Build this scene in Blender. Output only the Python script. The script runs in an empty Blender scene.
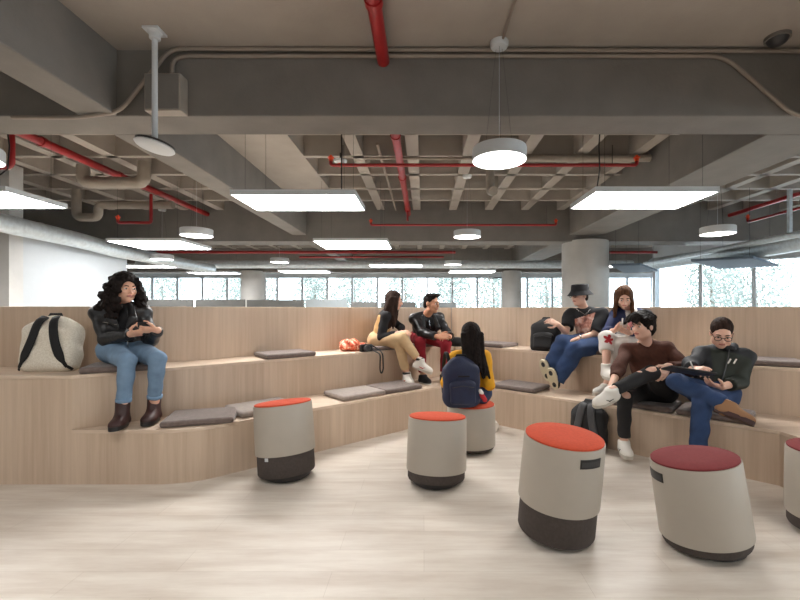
import bpy, bmesh, math, random
import numpy as np
from mathutils import Vector, Matrix
C = bpy.context.scene.collection
PI = math.pi
EYE = 1.323; FPX = 415.0; VX, VY = 424.0, 309.0
def at(px, py, Y):
    """world point seen at photo pixel (px, py) when it stands at depth Y"""
    return Vector(((px-VX)/FPX*Y, Y, EYE+(VY-py)/FPX*Y))
# ------------------------------------------------------------------ materials
def srgb(r, g, b):
    f = lambda c: (c/255/12.92 if c/255 <= .04045 else ((c/255+.055)/1.055)**2.4)
    return (f(r), f(g), f(b), 1)
def new_mat(name):
    m = bpy.data.materials.new(name); m.use_nodes = True
    nt = m.node_tree; b = nt.nodes['Principled BSDF']
    return m, nt, b
def mat(name, col, rough=.6, metal=0, var=.12, scale=8, stretch=(1,1,1), bump=0, bscale=None, sheen=0, detail=4, spec=.5):
    m, nt, b = new_mat(name)
    N, L = nt.nodes, nt.links
    b.inputs['Roughness'].default_value = rough; b.inputs['Metallic'].default_value = metal
    b.inputs['Specular IOR Level'].default_value = spec
    if sheen: b.inputs['Sheen Weight'].default_value = sheen
    tc = N.new('ShaderNodeTexCoord'); mp = N.new('ShaderNodeMapping'); mp.inputs['Scale'].default_value = stretch
    nz = N.new('ShaderNodeTexNoise'); nz.inputs['Scale'].default_value = scale; nz.inputs['Detail'].default_value = detail
    L.new(tc.outputs['Object'], mp.inputs['Vector']); L.new(mp.outputs[0], nz.inputs['Vector'])
    cr = N.new('ShaderNodeValToRGB')
    cr.color_ramp.elements[0].position = .3; cr.color_ramp.elements[1].position = .7
    cr.color_ramp.elements[0].color = tuple(c*(1-var) for c in col[:3])+(1,)
    cr.color_ramp.elements[1].color = tuple(min(1,c*(1+var)) for c in col[:3])+(1,)
    L.new(nz.outputs['Fac'], cr.inputs[0]); L.new(cr.outputs[0], b.inputs['Base Color'])
    if bump:
        bp = N.new('ShaderNodeBump'); bp.inputs['Strength'].default_value = bump; bp.inputs['Distance'].default_value = .01
        n2 = N.new('ShaderNodeTexNoise'); n2.inputs['Scale'].default_value = bscale or scale*4; n2.inputs['Detail'].default_value = 5
        L.new(mp.outputs[0], n2.inputs['Vector']); L.new(n2.outputs['Fac'], bp.inputs['Height']); L.new(bp.outputs[0], b.inputs['Normal'])
    return m
def emit(name, col, s):
    m, nt, b = new_mat(name)
    b.inputs['Base Color'].default_value = (.9,.9,.9,1)
    b.inputs['Emission Color'].default_value = col; b.inputs['Emission Strength'].default_value = s
    return m
def wood(name, light, dark, stretch):
    m, nt, b = new_mat(name); N, L = nt.nodes, nt.links
    b.inputs['Roughness'].default_value = .45; b.inputs['Specular IOR Level'].default_value = .35
    tc = N.new('ShaderNodeTexCoord'); mp = N.new('ShaderNodeMapping'); mp.inputs['Scale'].default_value = stretch
    L.new(tc.outputs['Object'], mp.inputs['Vector'])
    n1 = N.new('ShaderNodeTexNoise'); n1.inputs['Scale'].default_value = 1; n1.inputs['Detail'].default_value = 6; n1.inputs['Roughness'].default_value = .65
    L.new(mp.outputs[0], n1.inputs['Vector'])
    mp2 = N.new('ShaderNodeMapping'); mp2.inputs['Scale'].default_value = tuple(s*.12 for s in stretch)
    L.new(tc.outputs['Object'], mp2.inputs['Vector'])
    n2 = N.new('ShaderNodeTexNoise'); n2.inputs['Scale'].default_value = 1; n2.inputs['Detail'].default_value = 2
    L.new(mp2.outputs[0], n2.inputs['Vector'])
    ad = N.new('ShaderNodeMix'); ad.data_type = 'FLOAT'; ad.inputs[0].default_value = .4
    L.new(n1.outputs['Fac'], ad.inputs[2]); L.new(n2.outputs['Fac'], ad.inputs[3])
    cr = N.new('ShaderNodeValToRGB'); cr.color_ramp.elements[0].position = .33; cr.color_ramp.elements[1].position = .66
    cr.color_ramp.elements[0].color = dark; cr.color_ramp.elements[1].color = light
    L.new(ad.outputs[0], cr.inputs[0]); L.new(cr.outputs[0], b.inputs['Base Color'])
    return m
# ------------------------------------------------------------------ object helpers
def link(o, parent=None):
    C.objects.link(o)
    if parent is not None: o.parent = parent
    return o
def tag(o, label=None, cat=None, group=None, kind=None):
    if label: o['label'] = label
    if cat: o['category'] = cat
    if group: o['group'] = group
    if kind: o['kind'] = kind
    return o
def empty(name, loc, label=None, cat=None, group=None, rz=0):
    o = bpy.data.objects.new(name, None); o.location = loc; o.rotation_euler = (0,0,rz); o.empty_display_size = .1
    link(o); return tag(o, label, cat, group)
def copy_tree(o, parent=None):
    c = o.copy(); C.objects.link(c)
    if parent is not None: c.parent = parent
    for ch in list(o.children): copy_tree(ch, c)
    return c
class MB:
    """collects simple solids into one mesh"""
    def __init__(s): s.v=[]; s.f=[]; s.fm=[]; s.mi=0
    def add(s, vs, fs, flip=False):
        n=len(s.v); s.v += [tuple(v) for v in vs]
        for f in fs:
            f=[n+i for i in f]
            s.f.append(f[::-1] if flip else f); s.fm.append(s.mi)
        return s
    def box(s, x0,x1,y0,y1,z0,z1, M=None):
        vs=[Vector((x,y,z)) for z in (z0,z1) for y in (y0,y1) for x in (x0,x1)]
        if M is not None: vs=[M@v for v in vs]
        return s.add(vs, [(0,2,3,1),(4,5,7,6),(0,1,5,4),(2,6,7,3),(0,4,6,2),(1,3,7,5)])
    def prism(s, poly, z0, z1):
        a=sum(poly[i][0]*poly[(i+1)%len(poly)][1]-poly[(i+1)%len(poly)][0]*poly[i][1] for i in range(len(poly)))
        if a<0: poly=poly[::-1]
        n=len(poly); vs=[(p[0],p[1],z0) for p in poly]+[(p[0],p[1],z1) for p in poly]
        fs=[tuple(range(n))[::-1], tuple(range(n,2*n))]+[(i,(i+1)%n,n+(i+1)%n,n+i) for i in range(n)]
        return s.add(vs,fs)
    def tube(s, pts, r, n=10, cap=True, flat=None):
        pts=[Vector(p) for p in pts]; m=len(pts)
        rs=r if isinstance(r,(list,tuple)) else [r]*m
        T=[]
        for i in range(m):
            t=(pts[min(i+1,m-1)]-pts[max(i-1,0)]); T.append(t.normalized() if t.length>1e-9 else Vector((0,0,1)))
        up=Vector((0,0,1)) if abs(T[0].z)<.9 else Vector((1,0,0))
        if flat is not None: up=Vector(flat[0])
        X=T[0].cross(up).normalized(); vs=[]
        for i in range(m):
            X=(X-T[i]*X.dot(T[i])); X=X.normalized() if X.length>1e-6 else T[i].orthogonal().normalized()
            Yv=T[i].cross(X).normalized()
            if flat is not None:
                u=Vector(flat[0]); u=(u-T[i]*u.dot(T[i]))
                if u.length>1e-4: Yv=u.normalized(); X=Yv.cross(T[i]).normalized()
            for k in range(n):
                a=2*PI*k/n
                fy = flat[1] if flat is not None else 1
                vs.append(pts[i]+X*(rs[i]*math.cos(a))+Yv*(rs[i]*fy*math.sin(a)))
        fs=[(i*n+k,i*n+(k+1)%n,(i+1)*n+(k+1)%n,(i+1)*n+k) for i in range(m-1) for k in range(n)]
        if cap: fs += [tuple(range(n))[::-1], tuple(range((m-1)*n,m*n))]
        return s.add(vs,fs)
    def lathe(s, prof, n=40, M=None, cap=True):
        """prof: list of (r,z) bottom to top"""
        vs=[Vector((r*math.cos(2*PI*k/n), r*math.sin(2*PI*k/n), z)) for r,z in prof for k in range(n)]
        if M is not None: vs=[M@v for v in vs]
        m=len(prof)
        fs=[(i*n+k,i*n+(k+1)%n,(i+1)*n+(k+1)%n,(i+1)*n+k) for i in range(m-1) for k in range(n)]
        if cap: fs += [tuple(range(n))[::-1], tuple(range((m-1)*n,m*n))]
        return s.add(vs,fs)
    def build(s, name, m, parent=None, smooth=False, origin=None, bevel=0):
        me=bpy.data.meshes.new(name)
        O=Vector(origin) if origin is not None else Vector((0,0,0))
        me.from_pydata([tuple(Vector(v)-O) for v in s.v],[],s.f)
        ms=m if isinstance(m,(list,tuple)) else [m]
        for q in ms: me.materials.append(q)
        if len(ms)>1: me.polygons.foreach_set('material_index', s.fm)
        if smooth is True: me.polygons.foreach_set('use_smooth',[True]*len(me.polygons))
        me.update()
        if smooth=='auto':
            me.polygons.foreach_set('use_smooth',[True]*len(me.polygons)); me.set_sharp_from_angle(angle=math.radians(38))
        o=bpy.data.objects.new(name, me); o.location=O; link(o,parent)
        if bevel:
            bv=o.modifiers.new('bevel','BEVEL'); bv.width=bevel; bv.segments=2; bv.limit_method='ANGLE'
        return o
def fillet(pts, r=.1, n=5):
    """rounds the corners of a polyline"""
    pts=[Vector(p) for p in pts]; out=[pts[0]]
    for i in range(1,len(pts)-1):
        a,b,c=pts[i-1],pts[i],pts[i+1]
        d1=min(r,(a-b).length*.49); d2=min(r,(c-b).length*.49)
        p=b+(a-b).normalized()*d1; q=b+(c-b).normalized()*d2
        for k in range(n+1):
            t=k/n; out.append(p*(1-t)**2+b*2*t*(1-t)+q*t*t)
    out.append(pts[-1]); return out
# ------------------------------------------------------------------ signed-distance modelling (soft, organic shapes)
def V(*a): return np.array(a if len(a)>1 else a[0], dtype=np.float64)
def nrm(v):
    v=np.asarray(v,float); return v/max(np.linalg.norm(v),1e-9)
class SDF:
    def __init__(s): s.p=[]
    def cone(s,a,b,r1,r2=None,k=.02,op='add',cut=(),squash=None):
        s.p.append(('cone',V(a),V(b),r1,r1 if r2 is None else r2,k,op,cut,squash)); return s
    def ell(s,c,r,R=None,k=.02,op='add',cut=()):
        s.p.append(('ell',V(c),V(r),np.eye(3) if R is None else np.asarray(R,float),None,k,op,cut,None)); return s
    def box(s,c,h,R=None,rad=.01,k=.01,op='add',cut=()):
        s.p.append(('box',V(c),V(h),np.eye(3) if R is None else np.asarray(R,float),rad,k,op,cut,None)); return s
    def _bb(s,p):
        if p[0]=='cone':
            m=max(p[3],p[4])*(1.0 if p[8] is None else max(1,1/p[8][1])); return np.minimum(p[1],p[2])-m, np.maximum(p[1],p[2])+m
        ext=np.abs(p[3])@p[2]; return p[1]-ext, p[1]+ext
    def _d(s,p,P):
        if p[0]=='cone':
            a,b,r1,r2,sq=p[1],p[2],p[3],p[4],p[8]
            q=P-a; ba=b-a
            h=np.clip((q@ba)/max(ba@ba,1e-12),0,1)
            w=q-h[...,None]*ba
            if sq is not None:
                ax=nrm(sq[0]); w=w+((sq[1]-1)*(w@ax))[...,None]*ax
            d=np.sqrt((w*w).sum(-1))-(r1+(r2-r1)*h)
        elif p[0]=='ell':
            q=(P-p[1])@p[3]
            k0=np.sqrt(((q/p[2])**2).sum(-1)); k1=np.sqrt(((q/(p[2]**2))**2).sum(-1))
            d=k0*(k0-1)/np.maximum(k1,1e-6)
        else:
            q=np.abs((P-p[1])@p[3])-(p[2]-p[4])
            d=np.sqrt((np.maximum(q,0)**2).sum(-1))+np.minimum(q.max(-1),0)-p[4]
        for (pt,n) in p[7]:
            d=np.maximum(d,(P-V(pt))@nrm(n))
        return d
    def mesh(s, vox=.008, wr=0, wf=18, seed=0, wstretch=(1,1,1)):
        lo=np.min([s._bb(p)[0] for p in s.p if p[6]=='add'],axis=0)-.03; hi=np.max([s._bb(p)[1] for p in s.p if p[6]=='add'],axis=0)+.03
        n=np.ceil((hi-lo)/vox).astype(int)+1
        F=np.full(n,.05,np.float32)
        ax=[lo[i]+np.arange(n[i])*vox for i in range(3)]
        for p in s.p:
            a,b=s._bb(p); mg=.03+p[5]
            i0=np.maximum(np.floor((a-mg-lo)/vox).astype(int),0); i1=np.minimum(np.ceil((b+mg-lo)/vox).astype(int)+1,n)
            if (i1<=i0).any(): continue
            sl=tuple(slice(i0[i],i1[i]) for i in range(3))
            P=np.stack(np.meshgrid(*[ax[i][sl[i]] for i in range(3)],indexing='ij'),-1)
            d=s._d(p,P); f=F[sl].astype(np.float64); k=max(p[5],1e-4)
            if p[6]=='add':
                h=np.maximum(k-np.abs(f-d),0)/k; r=np.minimum(f,d)-h*h*k*.25
            else:
                h=np.maximum(k-np.abs(f+d),0)/k; r=np.maximum(f,-d)+h*h*k*.25
            F[sl]=np.minimum(r,.05)
        if wr:
            P=np.meshgrid(*[(ax[i]*wstretch[i]).astype(np.float32) for i in range(3)],indexing='ij')
            x,y,z=P; q=np.float32(seed*1.7); w=np.float32(wf)
            xx=x+.03*np.sin(w*.7*y+q)+.02*np.sin(w*1.3*z); zz=z+.03*np.sin(w*.6*x+1.3*q)+.02*np.sin(w*1.1*y+q)
            F=F+np.float32(wr)*(np.sin(w*(xx*.8+zz)+q)*np.sin(w*.9*(y-zz*.7)+2*q)+.5*np.sin(w*2.1*(zz-xx*.4+y*.6)+3*q))
        return surface_nets(F,lo,vox)
def surface_nets(F,lo,vox):
    n=np.array(F.shape); S=F<0
    c=np.zeros(n-1,np.int8)
    for dx in (0,1):
        for dy in (0,1):
            for dz in (0,1):
                c+=S[dx:n[0]-1+dx,dy:n[1]-1+dy,dz:n[2]-1+dz]
    act=np.argwhere((c>0)&(c<8))
    idx=np.full(n-1,-1,np.int32); idx[tuple(act.T)]=np.arange(len(act))
    acc=np.zeros((len(act),3)); cnt=np.zeros(len(act))
    cor=[(i,j,k) for i in (0,1) for j in (0,1) for k in (0,1)]
    val=np.stack([F[act[:,0]+a,act[:,1]+b,act[:,2]+d] for a,b,d in cor],-1).astype(float)
    for i in range(8):
        for j in range(i+1,8):
            if sum(abs(cor[i][q]-cor[j][q]) for q in range(3))!=1: continue
            a,b=val[:,i],val[:,j]; m=(a<0)!=(b<0)
            t=np.where(m,a/np.where(m,a-b,1),0)
            p=V(cor[i])+t[:,None]*(V(cor[j])-V(cor[i]))
            acc+=np.where(m[:,None],p,0); cnt+=m
    verts=lo+(act+acc/np.maximum(cnt,1)[:,None])*vox
    faces=[]
    for axis in range(3):
        u,v=(axis+1)%3,(axis+2)%3
        s0=[slice(None)]*3; s1=[slice(None)]*3; s0[axis]=slice(0,-1); s1[axis]=slice(1,None)
        A,B=S[tuple(s0)],S[tuple(s1)]
        e=np.argwhere(A!=B); ok=(e[:,u]>0)&(e[:,v]>0)&(e[:,u]<n[u]-1)&(e[:,v]<n[v]-1); e=e[ok]
        du=np.zeros(3,int); du[u]=1; dv=np.zeros(3,int); dv[v]=1
        g=lambda q: idx[q[:,0],q[:,1],q[:,2]]
        q=np.stack([g(e-du-dv),g(e-dv),g(e),g(e-du)],-1)
        inside=A[e[:,0],e[:,1],e[:,2]]
        q[~inside]=q[~inside][:,::-1]
        faces.append(q)
    f=np.concatenate(faces); f=f[(f>=0).all(1)]
    return verts,f
def np_obj(name, vf, m, parent=None, origin=None, smooth=True, relax=1):
    v,f=vf
    if relax:
        for _ in range(relax):
            e=np.concatenate([f[:,[0,1]],f[:,[1,2]],f[:,[2,3]],f[:,[3,0]]])
            a=np.zeros_like(v); c=np.zeros(len(v))
            np.add.at(a,e[:,0],v[e[:,1]]); np.add.at(c,e[:,0],1); np.add.at(a,e[:,1],v[e[:,0]]); np.add.at(c,e[:,1],1)
            v=.5*v+.5*a/np.maximum(c,1)[:,None]
    O=np.zeros(3) if origin is None else np.asarray(origin,float)
    me=bpy.data.meshes.new(name); v2=(v-O).astype(np.float32)
    me.vertices.add(len(v2)); me.vertices.foreach_set('co',v2.ravel())
    me.loops.add(f.size); me.loops.foreach_set('vertex_index',f.ravel().astype(np.int32))
    me.polygons.add(len(f)); me.polygons.foreach_set('loop_start',np.arange(0,f.size,4,dtype=np.int32))
    me.update(calc_edges=True); me.validate()
    if smooth: me.polygons.foreach_set('use_smooth',np.ones(len(me.polygons),bool))
    for q in (m if isinstance(m,(list,tuple)) else [m]): me.materials.append(q)
    o=bpy.data.objects.new(name,me)
    if parent is None: o.location=O
    link(o,parent); o['_v']=0; del o['_v']
    return o
FILL_W=18; WORLD_S=5; EXPO=0.5
# ================================================================== MATERIALS
M={}
M['concrete']=mat('concrete_painted', srgb(119,115,110), .85, var=.10, scale=2.5, bump=.25, bscale=30)
M['concrete_rib']=mat('concrete_ribs', srgb(158,151,143), .85, var=.06, scale=3, bump=.15, bscale=30)
M['concrete_raw']=mat('concrete_column', srgb(186,186,184), .8, var=.12, scale=1.6, bump=.2, bscale=20)
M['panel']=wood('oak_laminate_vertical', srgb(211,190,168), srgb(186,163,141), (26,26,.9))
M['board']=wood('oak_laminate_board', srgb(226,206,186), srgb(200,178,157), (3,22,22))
M['white']=mat('white_paint', srgb(204,209,213), .6, var=.02)
M['board_white']=mat('wall_board_white', srgb(172,178,183), .5, var=.02)
M['white_lamp']=mat('white_lamp_housing', srgb(205,210,214), .4, var=.02)
M['grey_pipe']=mat('grey_painted_pipe', srgb(150,142,132), .6, var=.06)
M['conduit']=mat('conduit_paint', srgb(140,130,120), .55, var=.06)
M['red_pipe']=mat('red_sprinkler_paint', srgb(150,32,34), .35, var=.1)
M['orange_head']=mat('sprinkler_orange', srgb(235,80,40), .4, var=.05)
M['galv']=mat('galvanised_metal', srgb(200,210,216), .4, metal=.35, var=.12, scale=14)
M['dark_metal']=mat('dark_metal', srgb(52,52,54), .45, var=.1)
M['black_plastic']=mat('black_plastic', srgb(24,24,26), .4, var=.1)
M['alu']=mat('window_frame', srgb(215,222,228), .5, metal=0, var=.04)
M['baffle']=mat('acoustic_felt', srgb(96,110,124), .95, var=.08, scale=20)
M['divider']=mat('desk_divider_fabric', srgb(84,85,84), .9, var=.05)
M['divider_light']=mat('desk_divider_light', srgb(128,136,140), .8, var=.04)
M['cushion']=mat('cushion_felt', srgb(112,98,92), .95, var=.16, scale=30, bump=.3, bscale=120, sheen=.3)
M['cushion_light']=mat('cushion_felt_light', srgb(150,138,130), .95, var=.14, scale=30, bump=.3, bscale=120, sheen=.3)
M['stool_shell']=mat('stool_shell_plastic', srgb(176,168,156), .5, var=.02)
M['stool_sleeve']=mat('stool_sleeve_fabric', srgb(74,66,62), .9, var=.12, scale=60, bump=.2, bscale=200)
M['stool_base']=mat('stool_base_rubber', srgb(40,38,38), .6, var=.08)
M['orange_fab']=mat('stool_orange_fabric', srgb(206,80,50), .9, var=.07, scale=60, bump=.15, bscale=250)
M['maroon_fab']=mat('stool_maroon_fabric', srgb(122,46,48), .9, var=.08, scale=60, bump=.15, bscale=250)
M['led']=emit('led_panel', (1,.98,.955,1), 20.0)
M['led_round']=emit('led_disc', (1,.97,.93,1), 7.0)
M['led_small']=emit('led_far', (1,.97,.95,1), 14.0)
def floor_mat():
    m,nt,b=new_mat('floor_planks'); N,L=nt.nodes,nt.links
    b.inputs['Roughness'].default_value=.42; b.inputs['Specular IOR Level'].default_value=.35
    tc=N.new('ShaderNodeTexCoord')
    br=N.new('ShaderNodeTexBrick'); br.offset=.37; br.inputs['Scale'].default_value=1
    br.inputs['Brick Width'].default_value=1.25; br.inputs['Row Height'].default_value=.19
    br.inputs['Mortar Size'].default_value=.0014; br.inputs['Mortar Smooth'].default_value=.3
    br.inputs['Color1'].default_value=(.93,.93,.93,1); br.inputs['Color2'].default_value=(1,1,1,1); br.inputs['Mortar'].default_value=(.74,.71,.68,1)
    L.new(tc.outputs['Object'],br.inputs['Vector'])
    mp=N.new('ShaderNodeMapping'); mp.inputs['Scale'].default_value=(.9,6,1); L.new(tc.outputs['Object'],mp.inputs['Vector'])
    nz=N.new('ShaderNodeTexNoise'); nz.inputs['Scale'].default_value=1.6; nz.inputs['Detail'].default_value=8; nz.inputs['Roughness'].default_value=.62; L.new(mp.outputs[0],nz.inputs['Vector'])
    cr=N.new('ShaderNodeValToRGB'); e=cr.color_ramp.elements
    e[0].position=.30; e[0].color=srgb(208,195,181); e[1].position=.64; e[1].color=srgb(233,225,214)
    L.new(nz.outputs['Fac'],cr.inputs[0])
    mx=N.new('ShaderNodeMix'); mx.data_type='RGBA'; mx.blend_type='MULTIPLY'; mx.inputs[0].default_value=.8
    L.new(cr.outputs[0],mx.inputs[6]); L.new(br.outputs['Color'],mx.inputs[7]); L.new(mx.outputs[2],b.inputs['Base Color'])
    return m
M['floor']=floor_mat()
def glass_mat():
    m=bpy.data.materials.new('window_glass'); m.use_nodes=True; nt=m.node_tree; N,L=nt.nodes,nt.links
    N.remove(N['Principled BSDF']); out=N['Material Output']
    t=N.new('ShaderNodeBsdfTransparent'); t.inputs[0].default_value=(.94,.98,1,1)
    g=N.new('ShaderNodeBsdfGlossy'); g.inputs['Roughness'].default_value=.02
    f=N.new('ShaderNodeFresnel'); f.inputs[0].default_value=1.3
    mx=N.new('ShaderNodeMixShader'); L.new(f.outputs[0],mx.inputs[0]); L.new(t.outputs[0],mx.inputs[1]); L.new(g.outputs[0],mx.inputs[2]); L.new(mx.outputs[0],out.inputs[0])
    return m
M['glass']=glass_mat()
# ================================================================== SHELL
XL,XR,YB,YF=-15.0,13.1,-6.0,20.0
def xmax(y): return 13.1 if y<8.35 else (7.3+(13.25-y)*1.184 if y<13.25 else 7.3+(y-13.25)*.578)
PLAN=[(XL,YB),(XR,YB),(XR,8.35),(7.3,13.25),(11.2,YF+.3),(XL,YF+.3)]
def struct(o,label,cat): return tag(o,label,cat,None,'structure')
struct(MB().prism(PLAN,-.1,0).build('floor',M['floor']),'pale oak plank floor running across the open hall','floor')
ZR=3.805
cm=MB().prism(PLAN,4.2,4.35)
cm.box(-2.94,3.64,YB,3.98,ZR,4.2)                       # flat slab over the front bay
cm.box(-2.94,-1.95,4.41,10.4,ZR,4.2)                    # solid strip beside the left beam
def rib_x(x,y0,y1): cm.prism([(x-.095,y0),(x+.095,y0),(x+.095,y1),(x-.095,y1)],ZR,4.2)
def rib_y(y,x0,x1): cm.box(x0,x1,y-.05,y+.05,ZR,4.2)
for y0,y1 in ((4.41,10.4),(11.06,17.2)):
    for k in range(-1,5): rib_x(-.18+.9*k,y0,y1)
    for k in range(14): rib_x(-3.3-.9*k,y0,y1)
    for k in range(9):
        x=4.5+.9*k; ye=min(y1,13.1-(x-7.3)*.845 if x>7.2 else y1)
        if y0<12 and ye>y0: rib_x(x,y0,ye)
        elif x<7.2: rib_x(x,y0,min(y1,17.2))
for k in range(14): rib_x(-3.3-.9*k,YB,3.98)
for k in range(10): rib_x(4.5+.9*k,YB,3.98)
for k in range(14):
    y=4.965+.905*k
    if 10.3<y<11.1: continue
    for x0,x1 in ((-1.95,3.64),(XL,-3.3),(4.5,min(xmax(y-.05),xmax(y+.05)))): rib_y(y,x0,x1)
for k in range(10):
    for x0,x1 in ((XL,-3.3),(4.5,XR)): rib_y(3.4-.905*k,x0,x1)
struct(cm.build('ceiling',M['concrete_rib']),'grey waffle concrete ceiling with square coffers','ceiling')
ZB=3.173
def beam(x0,x1,y0,y1,z0,label): struct(MB().box(x0,x1,y0,y1,z0,4.2).build('ceiling_beam',M['concrete'],bevel=.012),label,'beam')
beam(XL,XR,3.98,4.41,ZB,'deep concrete cross beam nearest the camera, conduits along its top')
beam(-3.30,-2.94,YB,3.98,ZB,'concrete beam running overhead at the upper left corner')
beam(-3.30,-2.94,4.41,10.4,ZB,'concrete beam running away behind the white access point')
beam(3.64,4.5,YB,3.98,ZB,'wide concrete beam overhead at the upper right corner')
beam(3.64,4.5,4.41,10.4,ZB,'wide concrete beam running back to the round column')
beam(XL,9.85,10.4,11.06,3.018,'concrete cross beam resting on the thick round column')
beam(-3.30,-2.94,11.06,17.2,ZB,'far continuation of the left concrete beam beyond the cross beam')
beam(3.64,4.5,11.06,17.2,ZB,'far continuation of the right concrete beam behind the round column')
beam(XL,9.5,17.2,17.7,2.85,'farthest concrete cross beam close to the window wall')
def column(x,y,r,h,label): struct(MB().lathe([(r,0),(r,h)],48,Matrix.Translation((x,y,0))).build('column',M['concrete_raw'],smooth='auto'),label,'column')
column(4.17,10.75,.575,3.05,'thick round concrete column behind the bucket hat')
column(3.66,17.4,.42,2.9,'slimmer round concrete column near the far windows, centre')
column(-7.15,17.4,.5,2.9,'round concrete column near the far windows, left')
# walls
WT=.2
def wall(name,x0,x1,y0,y1,z0,z1,label,m='white'): struct(MB().box(x0,x1,y0,y1,z0,z1).build(name,M[m]),label,'wall')
wall('wall_left',XL-WT,XL,YB,YF,0,4.2,'plain light wall on the far left side')
struct(MB().box(XR,XR+WT,YB,8.35,2.72,4.2).box(XR,XR+WT,YB,8.35,0,.6).build('wall_right',M['white']),'light wall bands over and under the windows on the far right side','wall')
wall('wall_rear',XL,XR,YB-WT,YB,0,4.2,'plain light wall behind the viewer')
wall('wall_front_header',XL,11.2,YF,YF+.25,2.86,4.2,'plain band of wall over the far window strip')
wall('wall_front_apron',XL,11.2,YF,YF+.25,0,.75,'low wall below the far window strip')
wall('wall_white_board',-7.2,-7.05,7.3,9.85,0,2.62,'smooth white wall at the left under the metal duct','board_white')
wall('wall_pillar',-8.0,-7.05,7.05,7.3,0,3.8,'narrow grey pillar at the end of the white wall','concrete_raw')
# right-hand glazed wall, running towards the viewer
RA,RBp=Vector((7.3,13.2,0)),Vector((11.6,9.6,0))
RD=(RBp-RA).normalized(); RL=7.6; ang=math.atan2(RD.y,RD.x)
RM=Matrix.Translation(RA)@Matrix.Rotation(ang,4,'Z')
struct(MB().box(0,RL,0,.25,2.72,4.2,RM).box(0,RL,0,.25,0,.6,RM).build('wall_right_window_band',M['white']),'bands of wall over and under the right windows','wall')
struct(MB().prism([(7.3,13.25),(7.5,13.2),(11.4,20),(11.2,20)],0,4.2).build('wall_return',M['white']),'return wall joining the far and right window walls','wall')
def window(n,Mx,w,z0,z1,label):
    root=bpy.data.objects.new('window_%d'%n,None); root.matrix_world=Mx; link(root); struct(root,label,'window')
    f=.045; b=MB().box(0,w,-.02,.1,z0,z0+f).box(0,w,-.02,.1,z1-f,z1).box(0,f,-.02,.1,z0,z1).box(w-f,w,-.02,.1,z0,z1)
    b.build('frame',M['alu'],root)
    MB().box(f,w-f,.035,.045,z0+f,z1-f).build('pane',M['glass'],root)
nw=0
side=['first','second','third','fourth','fifth','sixth','seventh','eighth','ninth','tenth','eleventh','twelfth','thirteenth','fourteenth','fifteenth','sixteenth','seventeenth','eighteenth','nineteenth','twentieth','twenty-first']
for k in range(21):
    nw+=1; window(nw,Matrix.Translation((-14.3+1.205*k,YF,0)),1.2,.75,2.86,'tall window of the far window strip, %s from its left end'%side[k])
for k in range(6):
    nw+=1; window(nw,RM@Matrix.Translation((1.25*k,0,0)),1.245,.6,2.72,'tall window of the right glazed wall, %s from the column end'%side[k])
for k in range(11):
    nw+=1; window(nw,Matrix.Translation((XR+.02,8.3-1.28*k,0))@Matrix.Rotation(-PI/2,4,'Z'),1.275,.6,2.72,'tall window of the right wall, %s from its glazed corner'%side[k])
# ================================================================== TREES OUTSIDE
M['bark']=mat('tree_bark', srgb(120,108,98), .9)
M['leaf']=mat('tree_leaf', srgb(140,148,142), .8, var=.25, scale=3)
def tree(x,y,h,seed,label):
    rnd=random.Random(seed); t=empty('tree',(x,y,-1.0),label,'tree','trees beyond the windows')
    MB().tube([(0,0,0),(.05,0,h*.4),(-.05,.05,h*.8)],[.13,.1,.04],8).build('trunk',M['bark'],t,smooth=True)
    lf=MB()
    for _ in range(3300):
        a=rnd.random()*2*PI; rr=1.35*math.sqrt(rnd.random()); z=rnd.uniform(.28,1.0)*h
        k=1.05-abs(z/h-.62)*1.1
        p=Vector((rr*math.cos(a)*k,rr*math.sin(a)*k,z)); s=rnd.uniform(.05,.12)
        R=Matrix.Rotation(rnd.random()*6,3,'X')@Matrix.Rotation(rnd.random()*6,3,'Z')
        q=[p+R@Vector((-s,0,0)),p+R@Vector((0,-s*.45,.02)),p+R@Vector((s,0,0)),p+R@Vector((0,s*.45,.02))]
        lf.add(q,[(0,1,2,3)])
    lf.build('foliage',M['leaf'],t)
tsp=[(-15.5,24.6),(-12.6,26.5),(-9.8,24.4),(-6.9,26.3),(-4.1,24.5),(-1.2,26.4),(1.6,24.3),(4.4,26.2),(7.2,24.4),(10.2,26.4),(13.6,19.6),(12.9,16.2),(15.4,13.6),(17.6,16.8)]
for i,(x,y) in enumerate(tsp):
    tree(x,y,4.6+.5*((i*7)%3),i,('pale tree beyond the far window strip, %s from the left' if i<10 else 'pale tree beyond the right glazed wall, %s from the column')%(side[i if i<10 else i-10]))
# ================================================================== TIERED BENCHES
T1,T2,PT=.41,.82,1.345
def arc_corner(a,b,c,r,n=8): return [(p.x,p.y) for p in fillet([Vector((*a,0)),Vector((*b,0)),Vector((*c,0))],r,n)][1:-1]
P=dict(a=(-2.66,3.13),b=(-1.78,3.13),c=(.429,5.114),d=(2.66,3.106),e=(2.75,2.0))
low_left=[P['a']]+arc_corner(P['a'],P['b'],P['c'],.24)+[P['c'],(.429,5.812),(-2.655,3.133)]
low_right=[P['c'],P['d'],P['e'],(4.6,2.0),(4.6,2.698),(2.752,3.722),(.429,5.812)]
up_left=[(-2.66,3.13),(.429,5.814),(.429,6.487),(-2.66,3.706)]
up_right=[(.429,5.814),(2.75,3.725),(4.6,2.7),(4.86,3.17),(2.95,4.215),(.429,6.487)]
endb=[(-6,3.13),(-2.66,3.13),(-2.66,3.706),(-2.78,3.6),(-6,3.6)]
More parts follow.
